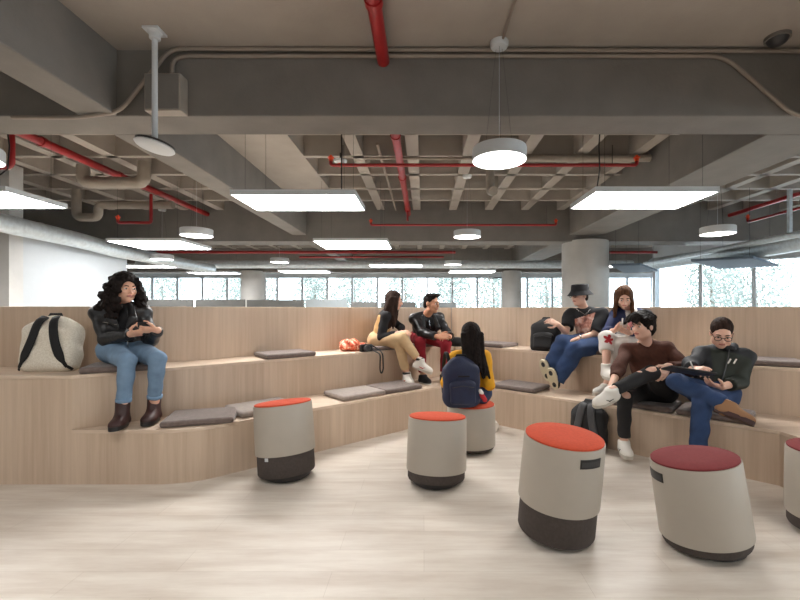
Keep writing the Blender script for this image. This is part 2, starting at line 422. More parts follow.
def bench(name,poly,z0,z1,label,seams=()):
    cx=sum(p[0] for p in poly)/len(poly); cy=sum(p[1] for p in poly)/len(poly)
    t=empty(name,(cx,cy,0),label,'bench','tiered oak benches')
    L=[(p[0]-cx,p[1]-cy) for p in poly]
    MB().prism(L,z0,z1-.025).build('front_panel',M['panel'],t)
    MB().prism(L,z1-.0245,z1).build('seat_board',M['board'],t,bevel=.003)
bench('bench_end_block',endb,0,T2,'tall flush oak block at the far left carrying the cream backpack')
bench('lower_bench',low_left,0,T1,'left lower oak bench with a rounded front corner')
bench('lower_bench',low_right,0,T1,'right lower oak bench where the man with the tablet sits')
bench('upper_bench',up_left,0,T2,'left upper oak bench seating the curly-haired woman and the couple')
bench('upper_bench',up_right,0,T2,'right upper oak bench seating the bucket-hat man')
def backpanel(a,b,label,t=.05):
    a=Vector((*a,0)); b=Vector((*b,0)); d=(b-a).normalized(); n=Vector((-d.y,d.x,0))
    pl=[a,b,b+n*t,a+n*t]; o=MB().prism([(p.x,p.y) for p in pl],0,PT).build('backrest_panel',M['panel'],origin=(a+b)/2,bevel=.004)
    tag(o,label,'panel','oak back panels')
backpanel((-6,3.602),(-2.785,3.602),'oak back panel at the far left behind the cream backpack')
backpanel((-2.78,3.602),(.428,6.489),'long oak back panel behind the left upper bench')
backpanel((.43,6.489),(2.95,4.217),'long oak back panel behind the bucket-hat man')
backpanel((2.952,4.217),(4.9,3.152),'oak back panel at the far right behind the man with the tablet')
# cushions
dL,nL=Vector((.755,.656,0)),Vector((-.656,.755,0)); dR,nR=Vector((.743,-.669,0)),Vector((.669,.743,0))
def cushion_mesh(w=.52,d=.42,h=.05):
    m=SDF().box((0,0,h/2),(w/2,d/2,h/2),rad=.018); v,f=m.mesh(.01)
    return v,f
CV=cushion_mesh()
def cushion(c,rz,label,m='cushion',z=T1,sx=1):
    v,f=CV
    o=np_obj('seat_cushion',(v*V(sx,1,1),f),M[m]); o.location=(c[0],c[1],z+.001); o.rotation_euler=(0,0,rz)
    tag(o,label,'cushion','grey seat cushions on the benches')
aL=math.atan2(dL.y,dL.x); aR=math.atan2(dR.y,dR.x)
cushion((-1.83,3.43),.30,'dark grey cushion on the lower bench beside the black boots')
cushion((-1.47,3.77),aL+.05,'lighter grey cushion on the lower bench, half behind the leftmost stool','cushion_light')
cushion((-.735,4.40),aL,'pale-topped cushion on the lower bench below the orange scarf bag','cushion_light')
cushion((-.345,4.745),aL,"dark grey cushion on the lower bench below the woman's white high-top shoes")
cushion((1.11,4.79),aR,'dark grey cushion on the lower bench to the right of the girl in yellow',sx=1.05)
cushion((2.10,3.93),aR,'dark grey cushion under the man in the brown sweater')
cushion((2.50,3.56),aR,'grey cushion under the man with the tablet')
cushion((-2.50,3.475),.42,'dark brown cushion under the curly-haired woman, beside the cream backpack',z=T2)
cushion((-1.48,4.42),aL,'dark grey cushion lying alone on the left upper bench',z=T2)
cushion((-.55,5.23),aL,'grey cushion under the long-haired woman in beige trousers',z=T2)
cushion((-.09,5.63),aL,'grey cushion under the man in red trousers',z=T2)
cushion((.95,5.64),aR,'grey cushion on the upper bench just right of the corner',z=T2)
cushion((1.80,4.89),aR,'grey cushion under the man in the bucket hat',z=T2)
cushion((2.20,4.53),aR,'grey cushion under the woman looking at her phone',z=T2)
cushion((3.13,3.80),math.atan2(-.485,.875),'grey cushion on the upper bench at the right edge, behind the tablet man',z=T2)
# ================================================================== STOOLS
def stool(x,y,h,fab,roll,pitch,yaw,label,handle=None,sc=1.0,tagm=False,sh=.40):
    t=empty('wobble_stool',(x,y,0),label,'stool','wobble stools on the floor')
    t.rotation_euler=(0,0,0)
    S=Matrix.Translation((0,0,.0))@Matrix.Rotation(math.radians(pitch),4,'X')@Matrix.Rotation(math.radians(roll),4,'Y')
    r=.228*sc; zb=h-sh-.014
    lift=r*.93*abs(math.sin(math.radians(roll)))*.55+r*.93*abs(math.sin(math.radians(pitch)))*.4
    S=Matrix.Translation((0,0,lift*.6))@S
    E=Matrix.Diagonal((1,.96,1,1))
    MB().lathe([(r*.35,0.0),(r*.70,.006),(r*.80,.022),(r*.82,.04),(r*.82,.06)],48,Matrix.Translation((0,0,.0))@E).build('base',M['stool_base'],t,smooth='auto')
    MB().lathe([(r*.80,.022),(r*.93,.028),(r*.955,.04),(r*.955,zb+.04)],56,S@E).build('sleeve',M['stool_sleeve'],t,smooth='auto')
    sh_m=MB().lathe([(r*.95,zb-.002),(r,zb),(r*1.004,zb+.006),(r*1.0,zb+sh*.5),(r*.985,zb+sh-.006),(r*.975,zb+sh),(r*.93,zb+sh+.001)],64,S@E)
    so=sh_m.build('shell',M['stool_shell'],t,smooth='auto')
    MB().lathe([(r*.93,h-.016),(r*.955,h-.012),(r*.955,h-.004),(r*.93,h),(r*.5,h+.006),(.002,h+.007)],56,S@E).build('seat_pad',fab,t,smooth='auto')
    if handle is not None:
        a0=math.radians(handle); hm=MB()
        for rr,zz0,zz1,da,mi in ((r*1.004,h-.105,h-.055,.30,0),(r*1.006,h-.095,h-.068,.26,1)):
            n=8; vs=[]; fs=[]
            for k in range(n+1):
                a=a0-da+2*da*k/n
                for q,z in ((rr,zz0),(rr,zz1)): vs.append(S@E@Vector((q*math.cos(a),q*math.sin(a),z)))
                for q,z in ((rr*.97,zz0),(rr*.97,zz1)): vs.append(S@E@Vector((q*math.cos(a),q*math.sin(a),z)))
            for k in range(n):
                b=4*k; fs += [(b,b+4,b+5,b+1),(b+2,b+3,b+7,b+6),(b+1,b+5,b+7,b+3),(b,b+2,b+6,b+4)]
            fs += [(0,1,3,2),(4*n,4*n+2,4*n+3,4*n+1)]
            hm.mi=mi; hm.add(vs,fs)
        hm.build('grip_handle',[M['black_plastic'],M['dark_metal']],so)
    if tagm:
        a0=math.radians(-112); tm=MB(); vs=[]
        for a in (a0-.07,a0+.07):
            for rr in (r*.952,r*.965):
                for z in (zb-.03,zb-.005): vs.append(S@E@Vector((rr*math.cos(a),rr*math.sin(a),z)))
        tm.add(vs,[(0,1,3,2),(4,6,7,5),(0,4,5,1),(2,3,7,6),(1,5,7,3),(0,2,6,4)])
        tm.build('care_tag',M['white'],t)
    return t
stool(-1.085,3.29,.572,M['orange_fab'],-5,-5,0,'orange-topped grey stool at the left, leaning left by the lower bench',tagm=True,sh=.37)
stool(.092,3.17,.495,M['orange_fab'],1.5,-6,0,'orange-topped grey stool standing upright in front of the seated girl',sh=.385)
stool(.445,3.93,.435,M['orange_fab'],0,0,0,'grey stool under the girl in the yellow jacket',sh=.37)
stool(.770,2.44,.592,M['orange_fab'],4,4,0,'tall orange-topped stool in front with a black grip slot',handle=-68,sh=.37)
stool(1.575,2.31,.49,M['maroon_fab'],-7,-3,0,'maroon-topped stool in front, tilted to the left',handle=178,sh=.405)
stool(2.42,2.45,.50,M['maroon_fab'],0,0,0,'maroon-topped stool cut off by the right edge of the view',sh=.385)
# ================================================================== LAMPS
def panel_light(x0,x1,y0,y1,z,label,m='led',top=ZR):
    cx,cy=(x0+x1)/2,(y0+y1)/2; t=empty('hanging_panel_light',(cx,cy,z),label,'ceiling light','rectangular hanging light panels')
    hx,hy=(x1-x0)/2,(y1-y0)/2
    MB().box(-hx,hx,-hy,-hy+.012,0,.06).box(-hx,hx,hy-.012,hy,0,.06).box(-hx,-hx+.012,-hy+.012,hy-.012,0,.06).box(hx-.012,hx,-hy+.012,hy-.012,0,.06).box(-hx+.012,hx-.012,-hy+.012,hy-.012,.05,.06).build('frame',M['white_lamp'],t)
    MB().box(-hx+.0125,hx-.0125,-hy+.0125,hy-.0125,.004,.012).build('diffuser',M[m],t)
    for sx in (-.8,.8):
        for sy in (-.8,.8): MB().tube([(hx*sx,hy*sy,.06),(hx*sx,hy*sy,top-z)],.002,5).build('suspension_wire',M['dark_metal'],t)
    return t
ZP=EYE+1.3
for a in ((-2.21,-.78,4.72,5.5,'bright panel light hanging left of centre, near row'),
          (1.90,3.28,4.60,5.4,'bright panel light hanging right of centre, near row'),
          (-6.05,-4.62,4.58,5.38,'bright panel light cut by the left edge of the view'),
          (-2.13,-.70,7.95,9.0,'thin bright panel light hanging left of centre in the second row'),
          (-6.1,-4.65,7.95,9.1,'bright panel light over the curly-haired woman')):
    pl_=panel_light(*a[:4],ZP,a[4])
    if a[2]<5: MB().tube([((-.1,.0,.06) if a[0]<-5 else (.5,-.1,.06)) if a[0]<0 else (-.52,.0,.06)]+[((-.1+.55-.0 if a[0]<-5 else .5) if a[0]<0 else -.52,-.1+.012*math.sin(k*2.1),.06+(ZR-ZP-.06)*k/8) for k in range(2,9)],.008,8).build('power_cord',M['black_plastic'],pl_,smooth=True)
for a in ((-1.66,-.06,12.4,13.1,'small far panel light just left of the vanishing centre'),(-5.1,-3.4,14.4,15.2,'small far panel light left of centre above the window strip'),
          (.9,2.5,14.4,15.2,'small far panel light above the far windows beside the seated girl'),
          (-9.6,-7.9,12.6,13.3,'far panel light above the white wall end'),(-8.6,-6.9,15.0,15.7,'farthest panel light at the left near the windows')):
    panel_light(*a[:4],ZP+.02,a[4],'led_small')
def pendant(x,y,zb,label,top=ZR,r=.25,hh=.115):
    t=empty('pendant_lamp',(x,y,zb),label,'pendant lamp','round white pendant lamps')
    MB().lathe([(r*.97,.006),(r*.985,0),(r,.004),(r,hh-.01),(r*.985,hh),(.01,hh)],48).build('drum_shade',M['white_lamp'],t,smooth='auto')
    MB().lathe([(.01,.0035),(r*.965,.0035),(r*.965,.0062),(.01,.0062)],48,cap=True).build('diffuser',M['led_round'],t)
    for k in range(3):
        a=2*PI*k/3+.4; MB().tube([(r*.6*math.cos(a),r*.6*math.sin(a),hh-.002),(.03*math.cos(a),.03*math.sin(a),top-zb-.03)],.0013,5).build('suspension_wire',M['dark_metal'],t)
    MB().tube([(0,0,hh-.002),(0,0,top-zb-.03)],.002,5).build('power_cord',M['white_lamp'],t)
    MB().lathe([(.05,top-zb-.055),(.075,top-zb-.05),(.085,top-zb-.03),(.085,top-zb)],24).build('ceiling_rose',M['white_lamp'],t,smooth='auto')
pendant(.70,3.86,2.70,'large round pendant lamp in front of the near cross beam')
pendant(-4.10,3.72,2.67,'round pendant lamp cut by the left edge of the view')
pendant(-3.78,6.9,2.535,'round pendant lamp above the left red pipe branch')
pendant(.80,7.7,2.655,'round pendant lamp hanging above the seated girl in yellow')
pendant(4.74,6.7,2.53,'round pendant lamp right of the round column')
pendant(-4.0,11.5,2.61,'small far pendant lamp left of centre')
pendant(.85,12.2,2.62,'small far pendant lamp near the image centre')
pendant(-6.5,10.3,2.55,'far pendant lamp beside the galvanised duct at the left')
pendant(5.4,12.0,2.55,'small far pendant lamp just right of the round column')
# ================================================================== PIPES
def run(name,pts,r,m,label,cat='pipe',group=None,fil=.08,n=12,parent=None,heads=()):
    pts=[Vector(p) for p in pts]; O=pts[0]
    t=MB().tube([p-O for p in fillet(pts,fil)],r,n).build(name,M[m],parent,smooth='auto')
    if parent is None: t.location=O
    if label: tag(t,label,cat,group)
    return t,O
def sprinkler(par,O,p,up=1):
    q=Vector(p)-O
    MB().lathe([(.030,-.01),(.030,.03*up),(.046,.034*up),(.046,.05*up),(.02,.055*up),(.02,.08*up)] if up>0 else [(.012,-.07),(.034,-.045),(.034,-.034),(.022,-.03),(.022,0)],16,Matrix.Translation(q)).build('sprinkler_head',M['orange_head'],par,smooth='auto')
RG='red sprinkler pipes'
t,O=run('sprinkler_pipe',[(-.39,.6,3.70),(-.39,10.39,3.70)],.06,'red_pipe','main red pipe running back along the middle of the ceiling',group=RG)
for y in (1.6,3.2,5.7,7.5,9.9): MB().lathe([(.072,-.03),(.072,.03)],20,Matrix.Translation(Vector((-.39,y,3.70))-O)@Matrix.Rotation(PI/2,4,'X')).build('coupling',M['red_pipe'],t,smooth='auto')
MB().tube([(0,9.2,-.3),(0,9.2,-.02)],.025,10).build('drop',M['red_pipe'],t,smooth='auto')
def hbar(x0,x1,y,z,label,up=.07,hang=(.25,.85)):
    t,O=run('sprinkler_pipe',[(x0,y,z+up),(x0,y,z),(x1,y,z),(x1,y,z+up)],.026,'red_pipe',label,group=RG,fil=.05)
    sprinkler(t,O,(x0,y,z+up)); sprinkler(t,O,(x1,y,z+up))
    for h in hang:
        x=x0+(x1-x0)*h; MB().tube([Vector((x,y,z))-O,Vector((x,y,ZR))-O],.006,6).build('hanger_rod',M['dark_metal'],t)
hbar(-1.41,3.22,6.28,3.50,'red cross pipe with upturned orange sprinkler ends, nearer one',hang=(.04,.92))
hbar(-1.28,3.18,10.0,3.345,'red cross pipe with upturned sprinkler ends low before the far beam',hang=(.06,.95))
t,O=run('sprinkler_pipe',[(-5.43,5.0,3.70),(-5.43,10.39,3.70)],.06,'red_pipe','main red pipe running back through the left bay',group=RG)
for y in (5.9,7.4,8.0): MB().lathe([(.072,-.03),(.072,.03)],20,Matrix.Translation(Vector((-5.43,y,3.70))-O)@Matrix.Rotation(PI/2,4,'X')).build('coupling',M['red_pipe'],t,smooth='auto')
run('sprinkler_pipe',[(-5.62,5.66,3.72),(-5.62,5.66,3.26),(-6.6,5.66,3.26)],.036,'red_pipe','red pipe dropping and turning left at the left edge',group=RG)
t,O=run('sprinkler_pipe',[(-6.12,8.3,3.12),(-6.12,8.3,3.05),(-5.46,8.3,3.05),(-5.46,8.3,3.62)],.03,'red_pipe','short red branch pipe with an elbow above the curly-haired woman',group=RG,fil=.05)
sprinkler(t,O,(-6.12,8.3,3.12))
run('sprinkler_pipe',[(7.65,10.39,3.67),(7.65,5.0,3.67)],.05,'red_pipe','red pipe descending along the right bay, upper one',group=RG)
t,O=run('sprinkler_pipe',[(7.57,9.7,3.45),(7.57,9.7,3.356),(7.57,5.2,3.356)],.03,'red_pipe','thin red pipe along the right bay with an upturned end',group=RG,fil=.05)
sprinkler(t,O,(7.57,9.7,3.45))
run('sprinkler_pipe',[(-8.5,13.2,3.13),(1.0,13.2,3.13)],.045,'red_pipe','far red cross pipe beyond the far beam, upper one',group=RG)
run('sprinkler_pipe',[(-3.9,13.0,2.95),(.62,13.0,2.95)],.03,'red_pipe','far red cross pipe beyond the far beam, lower one',group=RG)
run('sprinkler_pipe',[(4.9,13.0,3.1),(7.3,13.0,3.1)],.04,'red_pipe','far red cross pipe right of the round column',group=RG)
GG='grey painted pipes'
run('drain_pipe',[(-.95,6.55,3.70),(1.02,6.55,3.70)],.022,'conduit','thin grey conduit crossing the coffers left of centre','pipe',GG)
run('drain_pipe',[(1.2,6.62,3.73),(3.6,6.62,3.73)],.062,'grey_pipe','thick grey pipe crossing the coffers right of centre','pipe',GG)
run('drain_pipe',[(1.18,7.4,3.82),(1.18,7.4,3.42),(1.16,6.95,3.30)],.075,'grey_pipe','short grey elbow pipe hanging behind the large pendant lamp','pipe',GG,fil=.12)
run('drain_pipe',[(-5.75,7.0,3.74),(-5.75,7.0,3.45),(-4.72,7.0,3.45),(-4.72,7.0,3.80)],.10,'grey_pipe','thick grey trap pipe hanging under the left red pipe','pipe',GG,fil=.14)
run('drain_pipe',[(-7.2,8.6,3.8),(-7.2,8.6,3.22),(-6.75,8.6,3.22),(-6.75,8.6,3.48),(-5.2,8.6,3.48)],.085,'grey_pipe','grey trap pipe near the far beam at the left','pipe',GG,fil=.12)
run('conduit',[(-3.9,3.93,3.14),(-3.3,3.93,3.135),(-2.88,3.93,3.19),(-2.40,3.93,3.83-.04),(3.62,3.93,3.765)],.019,'conduit','grey conduit climbing over the near beam face and along its top','conduit','conduits on the near beam',fil=.12)
run('conduit',[(-2.40,3.955,3.5),(-2.40,3.955,3.735),(2.86,3.955,3.735),(3.54,3.955,3.15),(4.2,3.955,3.148)],.02,'conduit','grey conduit from the junction box, bending down at the right','conduit','conduits on the near beam',fil=.16)
run('conduit',[(.72,3.80,3.79),(.78,.8,3.79)],.012,'conduit','thin conduit leading over the ceiling to the smoke detector','conduit','conduits on the near beam')
run('conduit',[(-.70,6.2,3.79),(-.70,10.35,3.79)],.022,'conduit','conduit fixed along a ceiling rib left of the main red pipe','conduit','conduits on the near beam')
# junction box
jb=empty('junction_box',(-2.43,3.98,3.335),'grey metal junction box fixed to the near beam','junction box')
MB().box(-.17,.17,-.13,-.002,-.17,.18).build('housing',M['grey_pipe'],jb,bevel=.01)
MB().box(-.155,.155,-.138,-.13,-.155,.165).build('cover_plate',M['concrete'],jb,bevel=.004)
# access point on a pole
ap=empty('access_point',(-2.40,3.70,2.72),'white disc-shaped wireless access point on a grey ceiling pole','access point')
MB().tube([(0,0,.08),(0,0,1.04)],.024,16).build('pole',M['white_lamp'],ap,smooth='auto')
MB().box(-.07,.07,-.07,.07,1.066,1.085).lathe([(.03,1.0),(.045,1.01),(.045,1.05),(.06,1.066)],20).build('ceiling_plate',M['white_lamp'],ap)
tilt=Matrix.Translation((0,0,.05))@Matrix.Scale(.95,4)@Matrix.Rotation(math.radians(-6),4,'X')@Matrix.Rotation(math.radians(9),4,'Y')
MB().lathe([(.06,.005),(.15,.012),(.165,.03),(.13,.04)],40,tilt).build('mount_bracket',M['black_plastic'],ap,smooth='auto')
MB().lathe([(.02,-.032),(.11,-.028),(.155,-.014),(.168,0),(.16,.012)],40,tilt).build('disc_cover',M['white'],ap,smooth='auto')
# smoke detector, dome, little sensors
dc=empty('dome_camera',(3.22,3.78,3.805),'dark dome on the ceiling at the upper right','dome camera')
MB().lathe([(.10,-.03),(.10,0)],28).build('mount_ring',M['concrete'],dc,smooth='auto')
MB().lathe([(.004,-.085),(.04,-.078),(.07,-.06),(.085,-.03)],28).build('dome',M['dark_metal'],dc,smooth='auto')
s2=empty('smoke_detector',(-1.33,6.6,3.66),'white detector with orange base hanging above the near cross pipe','smoke detector')
MB().lathe([(.04,-.03),(.1,0),(.105,.03)],24).build('cap',M['white'],s2,smooth='auto')
MB().lathe([(.03,-.075),(.05,-.06),(.05,-.03)],20).build('sensor_tip',M['orange_head'],s2,smooth='auto')
MB().tube([(0,0,.03),(0,0,.145)],.012,8).build('stem',M['dark_metal'],s2)
s3=empty('speaker_camera',(2.62,16.6,2.55),'small white camera on the slim far column','camera')
MB().box(-.08,.08,-.2,0,-.06,.06).build('body',M['white'],s3,bevel=.02); MB().tube([(0,0,0),(.55,.35,.05)],.025,8).build('arm',M['dark_metal'],s3)
# ================================================================== DUCTS
t,O=run('overhead_duct',[(-6.72,3.6,2.74),(-6.72,6.2,2.70),(-6.72,8.2,2.66),(-6.86,9.2,2.62),(-6.86,13.4,2.62)],.15,'galv','silver flexible duct along the left side above the white wall','duct','metal air ducts',fil=.4,n=20)
for k in range(9): MB().lathe([(.153,-.012),(.156,0),(.153,.012)],20,Matrix.Translation(Vector((-6.72,3.9+.42*k,2.735-.0065*k))-O)@Matrix.Rotation(PI/2,4,'X')).build('seam_ring',M['galv'],t,smooth='auto')
run('overhead_duct',[(-9.5,13.75,2.80),(6.9,13.75,2.80)],.13,'galv','long straight silver duct crossing behind the far beam','duct','metal air ducts',n=20)
t,O=run('overhead_duct',[(7.0,4.6,2.74),(7.0,6.6,2.72),(7.05,7.4,2.58),(7.1,8.6,2.58),(6.9,12.5,2.68)],.17,'galv','silver duct along the right side under the red pipes','duct','metal air ducts',fil=.5,n=20)
MB().box(-.03,.03,-.03,.03,.14,1.05,Matrix.Translation(Vector((7.05,8.0,2.58))-O)).build('support_post',M['galv'],t)
# cable tray beside it
run('overhead_duct',[(6.55,5.2,2.62),(6.55,12.3,2.66)],.06,'galv','slim silver tube beside the right duct','duct','metal air ducts')
def baffle(pts,z,label):
    o=MB().prism(pts,z,z+.05).build('acoustic_baffle',M['baffle'],origin=(sum(p[0] for p in pts)/4,sum(p[1] for p in pts)/4,z)); tag(o,label,'acoustic panel','hanging acoustic panels')
    cx,cy=sum(p[0] for p in pts)/4,sum(p[1] for p in pts)/4; 
    for p in pts: MB().tube([((p[0]-cx)*.8,(p[1]-cy)*.8,.05),((p[0]-cx)*.8,(p[1]-cy)*.8,ZR-z)],.003,5).build('suspension_wire',M['dark_metal'],o)
baffle([(5.66,8.80),(6.55,8.25),(8.36,9.8),(7.45,10.45)],2.33,'dark grey acoustic panel hanging before the right windows')
baffle([(4.5,10.0),(5.1,9.8),(6.45,11.45),(5.8,12.0)],2.36,'small dark acoustic panel hanging beside the round column')
# ================================================================== OFFICE BEYOND THE PANEL
def divider(x0,x1,y,z1,m,label):
    t=empty('desk_divider',((x0+x1)/2,y,0),label,'desk divider','desk dividers behind the back panels'); h=(x1-x0)/2
    MB().box(-h,h,-.02,.02,.35,z1).build('panel',M[m],t,bevel=.006)
    for s in (-1,1): MB().box(s*(h-.05)-.02,s*(h-.05)+.02,-.03,.03,0,.40).build('leg',M['alu'],t)
dv=[(-6.1,-5.0,9.0,1.53,'divider'),(-4.95,-3.88,9.0,1.53,'divider'),(-3.84,-2.60,9.0,1.52,'divider'),(-2.56,-1.66,9.0,1.53,'divider_light'),(-1.62,-1.05,9.2,1.48,'divider'),(-1.0,-.2,9.6,1.48,'divider'),(-.1,.75,9.6,1.47,'divider_light')]
dl=['grey desk divider beyond the panel, just right of the curly-haired woman','grey desk divider beyond the panel, second right of the curly-haired woman','grey desk divider in the middle of the row beyond the panel','pale desk divider, the widest light one in the row','short grey desk divider left of the long-haired woman','grey desk divider behind the couple','pale desk divider behind the man in the leather jacket']
for a,l in zip(dv,dl): divider(*a,l)
sh=empty('shelf_unit',(-8.1,6.9,0),'white open shelf unit at the left edge behind the oak panel','shelf')
MB().box(-.75,.55,0,.35,0,.04).box(-.75,-.71,0,.35,0,1.95).box(.51,.55,0,.35,0,1.95).box(-.75,.55,.33,.35,0,1.95).build('carcass',M['white'],sh)
for z in (1.1,1.55,1.91): MB().box(-.71,.51,.005,.33,z,z+.035).build('shelf_board',M['white'],sh)
# ================================================================== LIGHT
def area(x,y,z,sx,sy,p,col=(1,.975,.945),rot=(0,0,0)):
    d=bpy.data.lights.new('unseen_fill_light','AREA'); d.shape='RECTANGLE'; d.size=sx; d.size_y=sy; d.energy=p; d.color=col
    o=bpy.data.objects.new('unseen_fill_light',d); o.location=(x,y,z); o.rotation_euler=rot; link(o)
for x in (-5.3,-1.5,2.6,6.8):
    for y in (1.4,-1.9,-4.6): area(x,y,2.62,1.4,.75,FILL_W)  # unseen area lights added on the panel grid to brighten the near floor
w=bpy.data.worlds.new('World'); bpy.context.scene.world=w; w.use_nodes=True
bg=w.node_tree.nodes['Background']; bg.inputs[0].default_value=(.91,.96,1,1); bg.inputs[1].default_value=WORLD_S
cam=bpy.data.cameras.new('camera'); co=bpy.data.objects.new('camera',cam); link(co)
co.location=(0,0,EYE); co.rotation_euler=(PI/2,0,0); cam.sensor_width=36; cam.lens=FPX/800*36
cam.shift_x=-(VX-400)/800; cam.shift_y=(VY-300)/800; cam.clip_end=200
sc=bpy.context.scene; sc.camera=co
sc.view_settings.view_transform='Standard'; sc.view_settings.look='None'; sc.view_settings.gamma=1; sc.view_settings.use_curve_mapping=False
sc.view_settings.exposure=EXPO
sc.cycles.max_bounces=8; sc.cycles.diffuse_bounces=5; sc.cycles.transparent_max_bounces=12
# ================================================================== PEOPLE
SK={}
def skin(name,c): 
    m=mat('skin_'+name,c,.5,var=.05,scale=12); m.node_tree.nodes['Principled BSDF'].inputs['Subsurface Weight'].default_value=.05
    return m
SK['fair']=skin('fair',srgb(222,172,146)); SK['tan']=skin('tan',srgb(196,142,112)); SK['light']=skin('light',srgb(228,184,162))
M['lips']=mat('lips',srgb(184,118,106),.4,var=.05); M['eye_white']=mat('eye_white',srgb(225,222,218),.2,var=.01); M['iris']=mat('iris_brown',srgb(46,30,22),.2,var=.1)
def hair_mat(name,c):
    m=mat(name,c,.7,spec=.12,var=.5,scale=60,stretch=(1,1,.12),bump=.5,bscale=120); return m
M['hair_black']=hair_mat('hair_black',srgb(30,24,22)); M['hair_brown']=hair_mat('hair_brown',srgb(88,60,42)); M['hair_dark']=hair_mat('hair_dark_brown',srgb(52,38,32))
M['leather']=mat('black_leather',srgb(30,30,32),.34,var=.25,scale=10,bump=.35,bscale=45)
M['black_cloth']=mat('black_cloth',srgb(24,24,27),.9,var=.15,scale=20)
M['denim_light']=mat('light_denim',srgb(112,138,164),.9,var=.22,scale=9,bump=.15,bscale=200)
M['denim']=mat('blue_denim',srgb(44,66,104),.9,var=.25,scale=9,bump=.15,bscale=200)
M['denim_dark']=mat('dark_denim',srgb(52,68,98),.9,var=.25,scale=9)
M['boot']=mat('oxblood_boot',srgb(58,31,29),.5,var=.2)
M['beige']=mat('beige_twill',srgb(205,176,136),.9,var=.08,scale=12)
M['vest']=mat('ochre_vest',srgb(190,150,100),.95,var=.12,scale=14)
M['red_trs']=mat('dark_red_twill',srgb(140,24,38),.9,var=.12,scale=12)
M['yellow']=mat('yellow_jacket',srgb(222,160,26),.85,var=.1,scale=10)
M['navy']=mat('navy_fabric',srgb(34,44,82),.8,var=.15,scale=12)
M['white_cloth']=mat('white_cloth',srgb(226,222,216),.9,var=.05,scale=14)
M['white_shoe']=mat('white_sneaker',srgb(228,224,216),.55,var=.04)
M['cream_sole']=mat('cream_sole',srgb(214,204,176),.7,var=.05)
M['brown_knit']=mat('brown_knit',srgb(78,44,32),.95,var=.18,scale=40,bump=.3,bscale=150)
M['green_jkt']=mat('dark_green_jacket',srgb(42,48,42),.75,var=.2,scale=8)
M['charcoal']=mat('charcoal_jacket',srgb(36,38,42),.75,var=.15,scale=10)
M['black_denim']=mat('black_denim',srgb(30,29,31),.8,var=.2,scale=12)
M['brown_shoe']=mat('tan_suede',srgb(150,112,80),.8,var=.1)
M['silver']=mat('silver_metal',srgb(205,205,205),.25,metal=1,var=.03)
M['red_cloth']=mat('red_trim',srgb(176,34,44),.8,var=.08)
M['pattern']=mat('pink_print',srgb(226,150,150),.9,var=.25,scale=30)
def print_mat(name,c1,c2,c3,sc):
    m,nt,b=new_mat(name); N,L=nt.nodes,nt.links; b.inputs['Roughness'].default_value=.8
    tc=N.new('ShaderNodeTexCoord'); nz=N.new('ShaderNodeTexNoise'); nz.inputs['Scale'].default_value=sc; nz.inputs['Detail'].default_value=3
    L.new(tc.outputs['Object'],nz.inputs['Vector']); cr=N.new('ShaderNodeValToRGB'); e=cr.color_ramp.elements
    e[0].position=.36; e[0].color=c1; e[1].position=.62; e[1].color=c3; q=e.new(.5); q.color=c2
    L.new(nz.outputs['Fac'],cr.inputs[0]); L.new(cr.outputs[0],b.inputs['Base Color']); return m
M['tee_print']=print_mat('photo_like_print',srgb(120,80,70),srgb(198,140,124),srgb(226,196,184),16)
def frame(f,u):
    f=nrm(f); u=nrm(V(u)-f*np.dot(V(u),f)); r=np.cross(f,u)   # r = person's right
    return f,u,-r                                              # forward, up, left
def dirpx(px,py,Y): return np.array(at(px,py,Y))
def hand_sdf(S,w,d,n,side,curl=.5,s=1.0,thumb=.5):
    d=nrm(d); n=nrm(V(n)-d*np.dot(V(n),d)); t=np.cross(n,d)*(1 if side=='L' else -1)
    offs=(.027,.009,-.010,-.028); ln=(.072,.080,.074,.058); kn=(.088,.092,.087,.079)
    for i,o in enumerate(offs):
        kp=w+s*(d*kn[i]+t*o)
        S.cone(w+s*(d*.008+t*o*.55),kp,.0145*s,.0115*s,k=.014,squash=None)
        a=0; p=kp; fan=o*2.2
        for j,(fr,cu) in enumerate(((.45,.75),(.31,1.0),(.24,.7))):
            a+=curl*cu*(1+.06*i); q=nrm(d*math.cos(a)+n*math.sin(a)+t*fan)
            e=p+q*ln[i]*fr*s; S.cone(p,e,(.0088-.0009*j)*s,(.0080-.0009*j)*s,k=.004); p=e
    p=w+s*(d*.022+t*.022)
    for j,(L_,q) in enumerate(((.042,d*.62+t*.75+n*.25),(.032,d*.85+t*(.5-.3*thumb)+n*(.2+.4*thumb)),(.026,d*.9+t*(.2-.3*thumb)+n*(.2+.5*thumb)))):
        e=p+nrm(q)*L_*s; S.cone(p,e,(.0125-.0015*j)*s,(.0108-.0015*j)*s,k=.008); p=e
